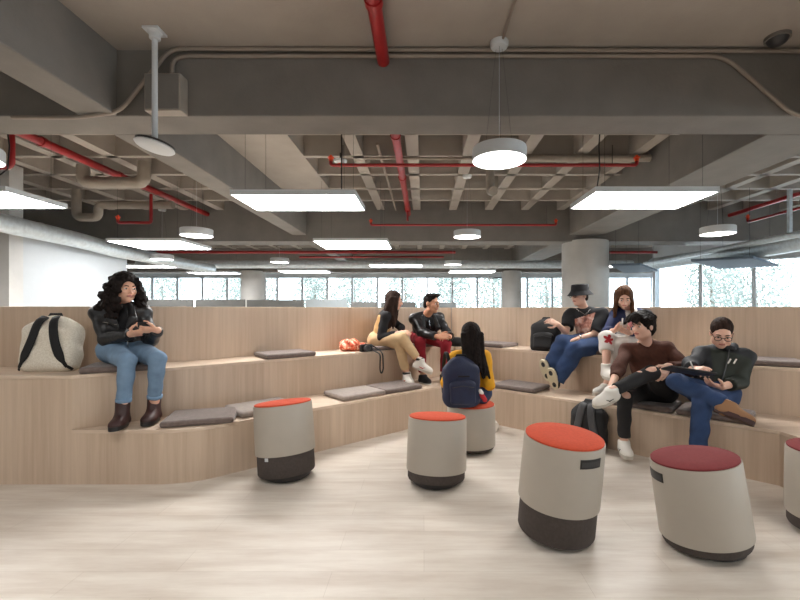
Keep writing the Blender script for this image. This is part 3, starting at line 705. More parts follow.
def head_sdf(S,H,f,u,l,nb,s=1.0):
    R=np.stack([l,f,u],1)
    g=lambda x,y,z: H+s*(l*x+f*y+u*z)
    S.ell(g(0,-.012,.03),V(.074,.093,.083)*s,R,k=.02)
    S.ell(g(0,.02,-.035),V(.057,.067,.077)*s,R,k=.02)
    S.ell(g(0,.056,-.092),V(.024,.022,.020)*s,R,k=.03)
    for q in (-1,1):
        S.ell(g(q*.042,.012,-.066),V(.022,.03,.024)*s,R,k=.03)
        S.ell(g(q*.036,.058,-.026),V(.022,.02,.02)*s,R,k=.03)
    S.cone(g(-.034,.076,.018),g(.034,.076,.018),.011*s,k=.02)
    for q in (-1,1): S.ell(g(q*.031,.097,.0),V(.016,.014,.011)*s,R,k=.012,op='sub')
    S.cone(g(0,.086,.010),g(0,.105,-.028),.007*s,.0115*s,k=.012)
    for q in (-1,1): S.ell(g(q*.010,.093,-.034),V(.008,.009,.007)*s,R,k=.008)
    S.ell(g(0,.083,-.058),V(.022,.012,.010)*s,R,k=.01)
    for q in (-1,1):
        S.ell(g(q*.074,-.008,-.006),V(.010,.019,.031)*s,R,k=.006)
    S.cone(nb-u*.02,g(0,-.018,-.075),.056*s,.050*s,k=.03)
def head_parts(root,H,f,u,l,sk,s=1.0,brow='hair_dark',gaze=(0,0)):
    g=lambda x,y,z: H+s*(l*x+f*y+u*z)
    R=np.stack([l,f,u],1)
    for q in (-1,1):
        e=np_obj('eye',SDF().ell(g(q*.031,.0815,.001),V(.0125,.0105,.0062)*s,R).mesh(.0022),M['eye_white'],root,relax=0)
        np_obj('iris',SDF().ell(g(q*.031+gaze[0]*.003,.0905,.001),V(.0062,.0032,.0058)*s,R).mesh(.0015),M['iris'],e,relax=0)
        MB().tube([g(q*.014,.093,.021),g(q*.03,.0925,.026),g(q*.046,.082,.021)],[.0035*s,.004*s,.0022*s],8).build('eyebrow',M[brow],root,smooth=True)
    np_obj('lips',SDF().cone(g(-.019,.0865,-.057),g(0,.0945,-.054),.004*s,.0055*s,k=.004).cone(g(.019,.0865,-.057),g(0,.0945,-.054),.004*s,.0055*s,k=.004).cone(g(-.016,.087,-.062),g(.016,.087,-.062),.0055*s,k=.004).ell(g(0,.091,-.063),V(.012,.006,.005)*s,R,k=.004).mesh(.0022),M['lips'],root,relax=0)
def shoe(root,name,ank,toe,m,sole,hi=.0,s=1.0,sole_h=.028,up=None,laces=None,patch=None):
    up=V(0,0,1) if up is None else V(up); f,u,l=frame(toe,up) if up is not None else None
    u=nrm(V(up)); f=nrm(V(toe)-u*np.dot(V(toe),u)) if up is not None and abs(np.dot(nrm(V(toe)),u))<.95 else nrm(toe)
    l=np.cross(u,f); R=np.stack([l,f,u],1)
    g=lambda x,y,z: ank+s*(l*x+f*y+u*z)
    base=-.088
    cut=[(g(0,0,base+sole_h*.8),-u)]
    S=SDF()
    S.cone(g(0,-.035,-.055),g(0,.09,-.058),.040*s,.044*s,k=.02,cut=cut)
    S.ell(g(0,.115,-.052),V(.049,.068,.042)*s,R,k=.02,cut=cut)
    S.cone(g(0,-.012,.01+hi),g(0,.055,-.045),(.041)*s,.036*s,k=.03,cut=cut+[(g(0,0,.015+hi),u)])
    S.cone(g(0,-.004,.03+hi),g(0,-.018,-.05),.044*s,.043*s,k=.03,cut=[(g(0,0,.015+hi),u)])
    S.cone(g(0,.01,-.01),g(0,.085,-.05),.038*s,.036*s,k=.03,cut=cut)
    o=np_obj(name,S.mesh(.007),m,root)
    n=10; poly=[]
    pts=[]
    for k in range(28):
        a=2*PI*k/28; y=.055+.128*math.sin(a); w=.042+.011*max(0,min(1,(y+.05)/.17)); x=w*math.copysign(abs(math.cos(a))**.75,math.cos(a))
        pts.append((x,y))
    mb=MB(); vs=[g(x,y,base) for x,y in pts]+[g(x*1.03,y*1.0,base+sole_h) for x,y in pts]; N=len(pts)
    mb.add(vs,[tuple(range(N))[::-1],tuple(range(N,2*N))]+[(i,(i+1)%N,N+(i+1)%N,N+i) for i in range(N)])
    mb.build('sole',sole,o,smooth='auto')
    if laces is not None:
        for k in range(4):
            t=.035+.018*k; MB().tube([g(-.02,t,-.012-.016*k+hi*.2),g(0,t+.006,-.004-.016*k+hi*.2),g(.02,t,-.012-.016*k+hi*.2)],.0038,6).build('lace',laces,o,smooth=True)
    if patch is not None:
        for q in (-1,1):
            pm=MB(); pp=[(q*.0455,.015,-.045),(q*.0475,.06,-.050),(q*.047,.088,-.030),(q*.046,.055,-.060),(q*.045,.025,-.058)]
            pm.tube([g(*p) for p in pp[:3]],[.004,.0075,.002],8).build('side_stripe',patch,o,smooth=True)
    return o
def patch_from(name,src,ok,off,m,parent):
    """a print or a badge: the piece of a garment's surface for which ok(point, normal) holds, lifted by off"""
    me=src.data; bm=bmesh.new(); bm.from_mesh(me); bm.normal_update()
    kill=[f for f in bm.faces if not ok(np.array(f.calc_center_median()),np.array(f.normal))]
    bmesh.ops.delete(bm,geom=kill,context='FACES')
    left=set(bm.faces); best=[]
    while left:
        st=[left.pop()]; isl=[]
        while st:
            f=st.pop(); isl.append(f)
            for e in f.edges:
                for g_ in e.link_faces:
                    if g_ in left: left.discard(g_); st.append(g_)
        if len(isl)>len(best): best=isl
    bs=set(best); bmesh.ops.delete(bm,geom=[f for f in bm.faces if f not in bs],context='FACES')
    for v in bm.verts: v.co=v.co+v.normal*off
    m2=bpy.data.meshes.new(name); bm.to_mesh(m2); bm.free()
    m2.polygons.foreach_set('use_smooth',[True]*len(m2.polygons)); m2.materials.append(m)
    o=bpy.data.objects.new(name,m2); link(o,parent); return o
class Person:
    def __init__(s,label,J,sk,group='people sitting on the benches'):
        s.J={k:(np.array(v,float) if not isinstance(v,(int,float,str)) else v) for k,v in J.items()}; J=s.J
        s.sk=sk; s.sc=J.get('sc',1.0)
        pel=J['pel']; base=(pel[0],pel[1],pel[2]-.09)
        s.root=empty('person',(0,0,0),label,'person',group)
        s.f=nrm(J['face']); s.f,s.u,s.l=frame(J['face'],J.get('hup',V(0,0,1)))
        ax=nrm(J['axis'])                      # towards the person's left
        N=J['neck']; s.ax=ax; hw=J.get('hw',.165)
        spine=nrm(N-pel); s.spine=spine; s.fwd=nrm(np.cross(spine,ax))*1.0
        if np.dot(s.fwd,np.cross(V(0,0,1),ax))*-1>0 and False: pass
        # left = up x forward  ->  forward = left x up
        s.fwd=nrm(np.cross(ax,spine))
        for q,sg in (('L',1),('R',-1)):
            J.setdefault('sh'+q,N-spine*.068+ax*hw*sg)
            J.setdefault('hip'+q,pel+nrm(J.get('hax',ax))*.085*sg)
        for q in 'LR': s.ik('sh'+q,'el'+q,'wr'+q,.265*s.sc,.25*s.sc)
        for q in 'LR':
            J.setdefault('up'+q,V(0,0,1))
        s.check(label)
    def ik(s,a,b,c,l1,l2):
        J=s.J; A,B,Cc=J[a],J[b],J[c]; d=Cc-A; D=np.linalg.norm(d)
        if D>l1+l2: k=D/(l1+l2)*1.001; l1*=k; l2*=k
        n=d/D; x=(l1*l1-l2*l2+D*D)/(2*D); h=math.sqrt(max(l1*l1-x*x,0))
        w=B-A; w=w-n*np.dot(w,n); J[b]=A+n*x+nrm(w)*h
    def check(s,label):
        J=s.J; d=lambda a,b: round(float(np.linalg.norm(J[a]-J[b])),2)
        print('LEN',label[:30],'torso',d('pel','neck'),'neck-head',d('neck','head'),*[(q,'ua',d('sh'+q,'el'+q),'fa',d('el'+q,'wr'+q),'th',d('hip'+q,'kn'+q),'sh',d('kn'+q,'an'+q)) for q in 'LR'])
    def torso(s,S,inf=0.0,k=.035,cut=(),hem=None,top=True,belly=0):
        J=s.J; sp,ax,fw=s.spine,s.ax,s.fwd; N=J['neck']; pel=J['pel']; L=np.linalg.norm(N-pel)
        sq=(fw,1.10); wd=J.get('wd',1.0)
        for q in (-1,1):
            S.cone(pel+sp*.03+ax*.066*q*wd,pel+sp*L*.45+ax*.058*q*wd+fw*belly*.3,.098+inf,.090+inf,k=k,cut=cut,squash=sq)
            S.cone(pel+sp*L*.45+ax*.058*q*wd+fw*belly*.3,pel+sp*L*.74+ax*.072*q*wd,.090+inf,.090+inf,k=k,cut=cut,squash=sq)
            if not top: continue
            S.cone(pel+sp*L*.78+ax*.06*q,J['shL']*(q>0)+J['shR']*(q<0),.078+inf,.048+inf,k=k,cut=cut)
            S.cone(N-sp*.025+ax*.02*q,J['shL']*(q>0)+J['shR']*(q<0),.048+inf*.7,.046+inf*.9,k=k,cut=cut)
    def body(s,vox=.0055,extra=None):
        J=s.J; S=SDF(); sc=s.sc
        s.torso(S,-.014)
        for q in 'LR':
            S.cone(J['sh'+q],J['el'+q],.046,.037,k=.03); S.cone(J['el'+q],J['wr'+q],.038,.026,k=.015)
            d=J.get('hd'+q,J['wr'+q]-J['el'+q]); hand_sdf(S,J['wr'+q],d,J['pn'+q],q,curl=J.get('cu'+q,.5),s=sc*J.get('hs',1.0))
            S.cone(J['hip'+q],J['kn'+q],.074,.050,k=.04); S.cone(J['kn'+q],J['an'+q],.050,.034,k=.012)
            m=J['kn'+q]*.7+J['an'+q]*.3; S.ell(m,(.045,.045,.06),k=.03)
            uu=J.get('up'+q,V(0,0,1)); uu=nrm(uu); t=nrm(J['toe'+q]-uu*np.dot(J['toe'+q],uu)); A=J['an'+q]
            S.cone(A,A-uu*.045+t*.02,.030,.028,k=.015); S.cone(A-uu*.052,A-uu*.062+t*.11,.026,.018,k=.015)
        head_sdf(S,J['head'],s.f,s.u,s.l,J['neck'],sc)
        s.o=np_obj('body',S.mesh(vox),s.sk,s.root)
        head_parts(s.root,J['head'],s.f,s.u,s.l,s.sk,sc,brow=J.get('brow','hair_dark'))
        return s.o
    def top(s,name,m,inf=.014,sleeve=1.0,wr=.0035,hem=.06,vox=.0085,arm_inf=None,k=.03,belly=0,neckcut=.0,sleeveL=None,sleeveR=None,open_collar=False,seed=1):
        J=s.J; S=SDF(); ai=inf if arm_inf is None else arm_inf
        cut=[(J['neck']+s.spine*.012+s.fwd*.0,s.spine)]
        if hem is not None: cut.append((J['pel']+s.spine*(hem-.09),-s.spine))
        s.torso(S,inf,k,cut=cut,belly=belly)
        for q,sv in (('L',sleeveL),('R',sleeveR)):
            sv=sleeve if sv is None else sv
            a,b,c=J['sh'+q],J['el'+q],J['wr'+q]
            if sv<=.5:
                e=a+(b-a)*sv*2; S.cone(a,e,.047+ai,.046+ai*1.3,k=k,cut=[(e,nrm(b-a))])
            else:
                S.cone(a,b,.047+ai,.040+ai,k=k); e=b+(c-b)*(sv-.5)*2
                S.cone(b,e,.040+ai,.032+ai,k=.015,cut=[(e,nrm(c-b))])
        o=np_obj(name,S.mesh(vox,wr=wr,wf=20,seed=seed),m,s.root); return o
    def trousers(s,m,inf=.012,end=.93,wr=.003,vox=.0085,wide=0,rips=(),seed=2,endL=None,endR=None,name='trousers'):
        J=s.J; S=SDF(); pel=J['pel']
        S.cone(J['hipL'],J['hipR'],.096+inf,k=.04)
        S.cone(pel+s.spine*.02-s.ax*.06,pel+s.spine*.02+s.ax*.06,.098+inf,k=.04)
        for q,en in (('L',endL),('R',endR)):
            en=end if en is None else en
            a,b,c=J['hip'+q],J['kn'+q],J['an'+q]; e=b+(c-b)*en
            S.cone(a,b,.086+inf,.059+inf+wide*.5,k=.04); S.cone(b,e,.058+inf+wide*.5,.042+inf+wide,k=.015,cut=[(e,nrm(c-b))])
        for p,r in rips: S.ell(p,r,op='sub',k=.004)
        return np_obj(name,S.mesh(vox,wr=wr,wf=24,seed=seed),m,s.root)
    def hair_base(s,S,grow=.0,face=True,top=.0,back=0,low=-.03,k=.02):
        H=s.J['head']; f,u,l=s.f,s.u,s.l; R=np.stack([l,f,u],1); sc=s.sc; g=lambda x,y,z: H+sc*(l*x+f*y+u*z)
        S.ell(g(0,-.018,.036+top*.5),V(.084+grow,.100+grow+back,.090+grow+top)*sc,R,k=k)
        S.ell(g(0,-.052,-.02),V(.072+grow,.060+grow+back,.075+grow)*sc,R,k=k)
        return g,R
    def hair_face_cut(s,S,z=-.015,w=.062,h=.085,y=.095):
        H=s.J['head']; f,u,l=s.f,s.u,s.l; R=np.stack([l,f,u],1); sc=s.sc
        S.ell(H+sc*(f*y+u*z),V(w,.075,h)*sc,R,op='sub',k=.012)
def J_(**k): return k
def D(a,b,n=1): return nrm(V(b)-V(a))

M['shoe_sole']=mat('off_white_sole',srgb(188,182,170),.7,var=.05); M['lace_grey']=mat('grey_lace',srgb(150,148,144),.8,var=.05)
rnd=random.Random(5)
# ---------------------------------------------------------------- 1 curly-haired woman
p=Person('woman with long curly dark hair in a black leather jacket and light jeans',J_(
 pel=at(124,350,3.52),neck=at(121,304,3.52),head=at(125,288.5,3.48),face=(.86,-.50,-.06),axis=(.95,.30,0),hw=.158,hax=(.8,.6,0),
 elR=at(98,338,3.42),wrR=at(131,334,3.34),hdR=(.95,-.25,.12),pnR=(.15,.5,.8),cuR=.45,
 elL=at(151,335,3.50),wrL=at(158,330,3.36),hdL=(-.75,-.55,.05),pnL=(.35,.6,.3),cuL=.5,
 knR=at(127,361,3.2),anR=at(122.5,414,3.215),toeR=(.28,-.96,0),knL=at(157,359,3.28),anL=at(154,409.5,3.36),toeL=(.22,-.97,0)),SK['fair'])
p.body(); wom1=p
jk=p.top('jacket',M['leather'],.015,wr=.005,hem=.02,sleeve=.97)
patch_from('shirt',jk,lambda c,n:abs(np.dot(c-p.J['neck'],p.ax)-.045)<.032 and np.dot(n,p.fwd)>.35 and np.dot(c-p.J['neck'],p.spine)>-.40,.004,M['black_cloth'],p.root)
q0=p.J['neck']-p.spine*.0
for s_,nm in ((-1,'lapel'),(1,'lapel')):
    a=p.J['neck']+p.ax*(.045+.055*s_)+p.fwd*.085-p.spine*.015; b=p.J['neck']+p.ax*(.045+.075*s_)+p.fwd*.135-p.spine*.13; c=p.J['neck']+p.ax*(.045+.03*s_)+p.fwd*.135-p.spine*.2
    np_obj(nm,SDF().cone(a,b,.026,.034,squash=(p.fwd,2.6),k=.02).cone(b,c,.034,.012,squash=(p.fwd,2.6),k=.02).mesh(.006),M['leather'],p.root)
z0=p.J['neck']+p.ax*.075+p.fwd*.135-p.spine*.2
MB().tube([z0,z0-p.spine*.12+p.fwd*.004,z0-p.spine*.24-p.fwd*.01],.0035,6).build('zip',M['silver'],p.root)
zp=p.J['neck']-p.ax*.09+p.fwd*.130-p.spine*.15
MB().tube([zp,zp+p.ax*.05-p.spine*.010+p.fwd*.008,zp+p.ax*.10-p.spine*.022+p.fwd*.012],.0035,6).build('pocket_zip',M['silver'],p.root)
p.trousers(M['denim_light'],.006,end=.74,name='jeans')
for q in 'LR':
    b,c=p.J['kn'+q],p.J['an'+q]; e=b+(c-b)*.70; e2=b+(c-b)*.77; np_obj('jean_cuff',SDF().cone(e,e2,.055,.054,cut=[(e,nrm(b-c)),(e2,nrm(c-b))]).mesh(.006),M['denim_light'],p.root)
    shoe(p.root,'boot',p.J['an'+q],p.J['toe'+q],M['boot'],M['black_plastic'],hi=.085,laces=M['black_plastic'],sole_h=.032)
S=SDF(); g,R=p.hair_base(S,.012,top=.006,k=.03)
r2=random.Random(11)
for i in range(150):
    a=r2.uniform(-2.75,2.75)+PI; 
    if abs(((a+PI)%(2*PI))-PI)<.62: continue
    z=r2.uniform(-.235,.075); w=.088+.05*min(1,max(0,(.06-z)/.16))
    x=w*math.sin(a)*r2.uniform(.8,1.1); y=-.02+w*1.05*math.cos(a)*r2.uniform(.8,1.08)-(.03 if z<-.1 and math.cos(a)<0 else 0)
    S.ell(g(x,y,z),V(1,1,1)*r2.uniform(.022,.036),k=.012)
for sgn in (-1,1):
    for i in range(16): S.ell(g(sgn*r2.uniform(.065,.105),r2.uniform(-.02,.055),r2.uniform(-.24,-.05)),V(1,1,1)*r2.uniform(.02,.03),k=.012)
p.hair_face_cut(S,-.02,.060,.085)
np_obj('hair',S.mesh(.007,wr=.006,wf=75,seed=3),M['hair_black'],p.root)
# ---------------------------------------------------------------- 2 long-haired woman, legs crossed
p=Person('woman with long straight brown hair and crossed legs in beige trousers',J_(
 pel=at(379,340,5.25),neck=at(387,311,5.22),head=at(394,300.5,5.18),face=(.96,-.02,-.12),axis=(-.12,1,0),hw=.14,wd=.9,hax=(.35,.9,0),
 elR=at(384,334,5.06),wrR=at(399,333,4.98),hdR=(.95,.1,.2),pnR=(0,.3,-.9),cuR=.5,
 elL=at(402,329,5.25),wrL=at(402,333,5.05),hdL=(.5,-.5,.1),pnL=(0,-.2,-.9),cuL=.5,
 knR=at(402.5,338,4.95),anR=at(420,362,4.92),upR=(.32,-.1,.94),toeR=(.93,-.2,-.32),knL=at(399,344,5.0),anL=at(407,376,5.02),toeL=(.35,-.9,0)),SK['fair'])
p.body()
p.top('sweater',M['black_cloth'],.008,hem=.05,sleeve=.93,wr=.003)
J=p.J; S=SDF(); p.torso(S,.014,.03,top=False,cut=[(J['neck']-p.spine*.06,p.spine),(J['pel']-p.spine*.03,-p.spine)])
np_obj('vest',S.mesh(.0085,wr=.003,seed=7),M['vest'],p.root)
p.trousers(M['beige'],.008,end=.80,wr=.003)
for q in 'LR':
    o=shoe(p.root,'sneaker',J['an'+q],J['toe'+q],M['white_shoe'],M['shoe_sole'],hi=.03,laces=M['lace_grey'],patch=M['red_cloth'],up=(V(.32,-.1,.94) if q=='R' else None))
    MB().lathe([(.048,0),(.053,.012),(.048,.026)],24,Matrix.Translation(tuple(J['an'+q]+V(-.005,0,.022)))).build('collar',M['black_plastic'],o,smooth='auto')
S=SDF(); g,R=p.hair_base(S,.003,k=.02); r2=random.Random(4)
for i in range(30):
    x=-.075+.15*(i%10)/9; b=(i//10)
    S.cone(g(x,-.065-.01*b+.02*abs(x)/.075*1.5,.0),g(x*1.25+r2.uniform(-.01,.01),-.07-.025*b+r2.uniform(-.01,.02),-.30+r2.uniform(-.04,.05)),.022,.011,k=.008)
for sg in (-1,1):
    for i in range(7): S.cone(g(sg*.072,-.04+.014*i,.03),g(sg*(.095+r2.uniform(-.01,.012)),-.05+.018*i,-.30+r2.uniform(-.05,.04)),.022,.010,k=.008)
p.hair_face_cut(S,-.015,.058,.09)
np_obj('hair',S.mesh(.0065,wr=.002,wf=90),M['hair_brown' if False else 'hair_dark'],p.root)
# ---------------------------------------------------------------- 3 man in leather jacket, red trousers
p=Person('man in a black leather jacket and dark red trousers leaning forward',J_(
 pel=at(424,337,5.55),neck=at(427,314,5.36),head=at(431.5,303.5,5.27),face=(.82,-.56,-.08),axis=(.90,.30,.03),hw=.165,hax=(.85,.5,0),sc=1.04,brow='hair_black',
 elR=at(409,334,5.22),wrR=at(439,337,5.0),hdR=(.9,-.1,.1),pnR=(.1,.6,-.3),cuR=.7,
 elL=at(447,332,5.3),wrL=at(450,337,5.08),hdL=(-.75,-.5,.1),pnL=(.1,.6,-.5),cuL=.7,
 knR=at(420,342,5.13),anR=at(423,376,5.14),toeR=(.45,-.88,0),knL=at(446,344,5.22),anL=at(444,375.5,5.2),toeL=(.2,-.97,0)),SK['tan'])
p.body(); J=p.J
jk=p.top('jacket',M['leather'],.020,hem=.0,sleeve=.9,wr=.007,vox=.009,seed=5)
patch_from('shirt',jk,lambda c,n:abs(np.dot(c-J['neck'],p.ax)-.02)<.045 and np.dot(n,p.fwd)>.3,.004,M['black_cloth'],p.root)
MB().tube([J['neck']+p.ax*.0+p.fwd*.095-p.spine*.03,J['neck']+p.ax*.01+p.fwd*.138-p.spine*.10,J['neck']+p.ax*.03+p.fwd*.14-p.spine*.14],.003,6).build('pendant_cord',M['silver'],p.root)
for s_ in (-1,1):
    a=J['neck']+p.ax*(.07*s_)+p.fwd*.06+p.spine*.0; b=J['neck']+p.ax*(.02+.10*s_)+p.fwd*.145-p.spine*.13
    np_obj('lapel',SDF().cone(a,b,.03,.036,squash=(p.fwd,2.4),k=.02).cone(b,b-p.spine*.08-p.ax*.03*s_,.03,.01,squash=(p.fwd,2.4)).mesh(.006),M['leather'],p.root)
p.trousers(M['red_trs'],.010,end=.88,wr=.003)
for q in 'LR': shoe(p.root,'shoe',J['an'+q],J['toe'+q],M['black_cloth'],M['white_shoe'],hi=-.01,sole_h=.02)
S=SDF(); g,R=p.hair_base(S,-.006,top=.004,k=.015)
for i in range(26):
    x=-.06+.12*(i%9)/8; y=-.03+.04*(i//9); S.cone(g(x,y,.095),g(x*1.03,y+.035,.118-.012*abs(x)/.06),.018,.012,k=.008)
p.hair_face_cut(S,-.035,.085,.088,y=.085); S.ell(g(0,.0,-.12),V(.12,.12,.09),R,op='sub',k=.01)
np_obj('hair',S.mesh(.0065,wr=.002,wf=90),M['hair_black'],p.root)
# ---------------------------------------------------------------- 4 girl on a stool, seen from behind
p=Person('girl in a yellow jacket seen from behind on a stool, long black hair',J_(
 pel=(.45,3.93,.528),neck=at(470,350,3.90),head=at(470.5,335.5,3.9),face=(-.12,.98,-.08),axis=(-.99,-.1,0),hw=.132,hax=(-1,-.1,0),
 elR=at(488,380,3.86),wrR=at(487,384,4.06),hdR=(-.5,.8,0),pnR=(0,0,-1),cuR=.3,
 elL=at(449,378,3.86),wrL=at(453,384,4.06),hdL=(.5,.8,0),pnL=(0,0,-1),cuL=.3,
 knR=(.55,4.33,.53),anR=(.74,4.47,.09),toeR=(.3,.9,0),knL=(.37,4.33,.53),anL=(.40,4.45,.09),toeL=(-.2,.95,0)),SK['fair'],group='people sitting on stools')
p.body(); J=p.J; girl=p
p.top('jacket',M['yellow'],.014,hem=.03,sleeve=.95,wr=.006,seed=9)
p.trousers(M['denim_dark'],.008,end=.9,name='jeans')
for q in 'LR': shoe(p.root,'sneaker',J['an'+q],J['toe'+q],M['white_shoe'],M['shoe_sole'],laces=M['lace_grey'])
S=SDF(); g,R=p.hair_base(S,.006,k=.02); r2=random.Random(14)
for i in range(40):
    x=-.085+.17*(i%14)/13; b=i//14
    S.cone(g(x,-.055-.012*b,.01),g(x*(1.0+.25*r2.random())-.055*(1 if False else .2)*0,-.085-.030*b+r2.uniform(-.012,.012),-.27+r2.uniform(-.06,.04)),.022,.010,k=.008)
for i in range(10): S.cone(g(-.02-.008*i,-.08,-.15),g(-.06-.009*i,-.135+r2.uniform(-.01,.01),-.37+r2.uniform(-.03,.04)),.018,.007,k=.008)
p.hair_face_cut(S)
np_obj('hair',S.mesh(.0065,wr=.0018,wf=90),M['hair_black'],p.root)
# ---------------------------------------------------------------- 5 man in bucket hat
p=Person('man in a black bucket hat and printed black t-shirt with stretched-out legs',J_(
 pel=at(597,343,4.78),neck=at(584,308.5,4.83),head=at(579.5,295.5,4.79),face=(-.90,-.42,-.08),axis=(.88,-.42,0),hw=.170,hax=(.75,-.66,0),
 elR=at(564,331,4.72),wrR=at(558,324.5,4.58),hdR=(-.8,-.2,.35),pnR=(-.2,.8,-.4),cuR=.5,
 elL=at(606,345,4.68),wrL=at(577,339,4.58),hdL=(-.9,-.1,-.2),pnL=(0,.1,-1),cuL=.25,
 knR=at(563,343,4.62),anR=at(549,371.5,4.62),upR=(.55,.75,.35),toeR=(-.35,-.25,.75),knL=at(576,350,4.50),anL=at(556,380,4.55),upL=(.5,.8,.35),toeL=(-.4,-.35,.72)),SK['light'])
p.body(); J=p.J
tee=p.top('t_shirt',M['black_cloth'],.016,hem=.0,sleeve=.40,sleeveL=.46,arm_inf=.028,wr=.006,seed=4)
ctr=(J['neck']*.56+J['pel']*.44)
pr_n=nrm(p.fwd)
patch_from('shirt_print',tee,lambda c,n:-.105<np.dot(c-ctr,p.ax)+.05<.085+.03*np.dot(c-ctr,p.spine)/.1 and abs(np.dot(c-ctr,p.spine))<.105 and np.dot(n,p.fwd)>.25,.003,M['tee_print'],tee)
MB().tube([J['neck']+p.ax*x+p.fwd*(.115-.9*x*x*4)-p.spine*(.075-abs(x)*.95) for x in (-.075,-.055,-.03,-.01,.01,.03,.055,.075)],.0035,6).build('necklace',M['silver'],p.root)
p.trousers(M['denim'],.022,end=.99,wide=.028,wr=.006,name='jeans')
w_=J['wrL']; dd=nrm(J['wrL']-J['elL']); MB().tube([w_-dd*.03+(.031*math.cos(t)*np.cross(dd,V(0,0,1))+.031*math.sin(t)*V(0,0,1)) for t in [k*PI/8 for k in range(17)]],.006,6).build('watch',M['silver'],p.root)
for q,up in (('R',(-.55,-.75,-.35)),('L',(-.5,-.80,-.35))):
    upv=-V(up); o=shoe(p.root,'sneaker',J['an'+q],J['toe'+q],M['black_cloth'],M['cream_sole'],up=upv,sole_h=.03,laces=M['lace_grey'])
    u=nrm(upv); f=nrm(J['toe'+q]-u*np.dot(J['toe'+q],u)); l=np.cross(u,f)
    for y0 in (-.03,.11): MB().prism([(0.02*math.cos(a),.03*math.sin(a)) for a in [2*PI*k/14 for k in range(14)]],-.002,.002).build('tread',M['dark_metal'],o).matrix_local=Matrix([[l[i],f[i],u[i],(J['an'+q]+f*(y0+.02)-u*.089)[i]] for i in range(3)]+[[0,0,0,1]])
S=SDF(); g,R=p.hair_base(S,-.006,k=.015); p.hair_face_cut(S,-.03,.08,.1); S.ell(g(0,.0,-.13),V(.12,.12,.085),R,op='sub',k=.01)
np_obj('hair',S.mesh(.007),M['hair_dark'],p.root)
HR=Matrix([[p.l[i],p.f[i],p.u[i],(J['head'])[i]] for i in range(3)]+[[0,0,0,1]])
hm=MB().lathe([(.146,.004),(.143,.008),(.108,.052),(.103,.062),(.096,.118),(.088,.130),(.04,.134),(.002,.134)],40,HR@Matrix.Diagonal((.92,1.06,1,1))@Matrix.Translation((0,-.012,0)),cap=False)
hm.lathe([(.146,.002),(.106,.046),(.100,.060),(.092,.114),(.080,.126),(.002,.129)],40,HR@Matrix.Diagonal((.92,1.06,1,1))@Matrix.Translation((0,-.012,0)),cap=False)
h=hm.build('bucket_hat',M['black_cloth'],p.root,smooth=True)
gl=MB()
for q in (-1,1): gl.tube([tuple((HR@Vector((q*.034+.020*math.cos(t),.104,.001+.016*math.sin(t))))) for t in [k*PI/8 for k in range(17)]],.0028,6)
gl.tube([HR@Vector((-.014,.105,.004)),HR@Vector((.014,.105,.004))],.0025,6)
for q in (-1,1): gl.tube([HR@Vector((q*.055,.102,.006)),HR@Vector((q*.078,.0,.008))],.0025,6)
gl.build('glasses',M['black_plastic'],p.root)
# ---------------------------------------------------------------- 6 woman looking at her phone
p=Person('woman with long brown hair in a navy jacket looking down at a phone',J_(
 pel=at(629,341,4.62),neck=at(630,309.5,4.63),head=at(624,297,4.52),face=(-.32,-.84,-.46),hup=(-.12,-.35,1),axis=(.93,-.30,0),hw=.145,hax=(.85,-.5,0),
 elR=at(608,332,4.50),wrR=at(613,331,4.30),hdR=(.75,-.35,.35),pnR=(.0,.45,.8),cuR=.4,
 elL=at(651,333,4.45),wrL=at(629,333,4.26),hdL=(-.8,-.25,.3),pnL=(0,.4,.8),cuL=.45,
 knR=at(606,338,4.30),anR=at(606.5,369,4.12),toeR=(-.1,-.97,-.15),knL=at(621,345,4.24),anL=at(606,385.5,4.30),toeL=(-.85,-.45,0)),SK['light'])
p.body(); J=p.J
jk=p.top('jacket',M['navy'],.014,hem=.0,sleeve=.92,wr=.005,seed=6)
sh=patch_from('shirt',jk,lambda c,n:abs(np.dot(c-J['neck'],p.ax))<.06 and np.dot(n,p.fwd)>.3,.005,M['white_cloth'],p.root)
patch_from('shirt_print',sh,lambda c,n:abs(np.dot(c-J['neck'],p.ax)+.01)<.035 and abs(np.dot(c-J['neck'],p.spine)+.19)<.05,.003,M['pattern'],sh)
MB().tube([J['neck']-p.ax*.088+p.fwd*.118-p.spine*.10,J['neck']-p.ax*.095+p.fwd*.135-p.spine*.2],.009,8).build('jacket_stripe',M['white_cloth'],p.root)
tr=p.trousers(M['white_cloth'],.012,end=.60,endR=.45,endL=.8,wide=.012,wr=.004)
kc=J['knR']+V(-.01,-.06,-.01)
fl=MB()
for k in range(5):
    a=2*PI*k/5+.3; fl.tube([kc+V(0,-.012,0),kc+V(.045*math.cos(a),.0,.05*math.sin(a)+.0)],[.005,.012],8)
patch_from('embroidered_flower',tr,lambda c,n:(lambda r,t: r<.022+.03*abs(math.cos(2.5*t)))(math.hypot(c[0]-kc[0],c[2]-kc[2]),math.atan2(c[2]-kc[2],c[0]-kc[0])) and n[1]<-.2,.002,M['red_cloth'],tr)
for q in 'LR':
    o=shoe(p.root,'sneaker',J['an'+q],J['toe'+q],M['white_shoe'],M['shoe_sole'],hi=.03 if q=='R' else -.01,laces=M['lace_grey'])
    if q=='R': MB().tube([J['anR']+V(x,-.14+abs(x)*1.2,-.082) for x in (-.045,-.03,0,.03,.045)],.006,6).build('sole_stripe',M['black_plastic'],o)
S=SDF(); g,R=p.hair_base(S,.003,k=.02); r2=random.Random(24)
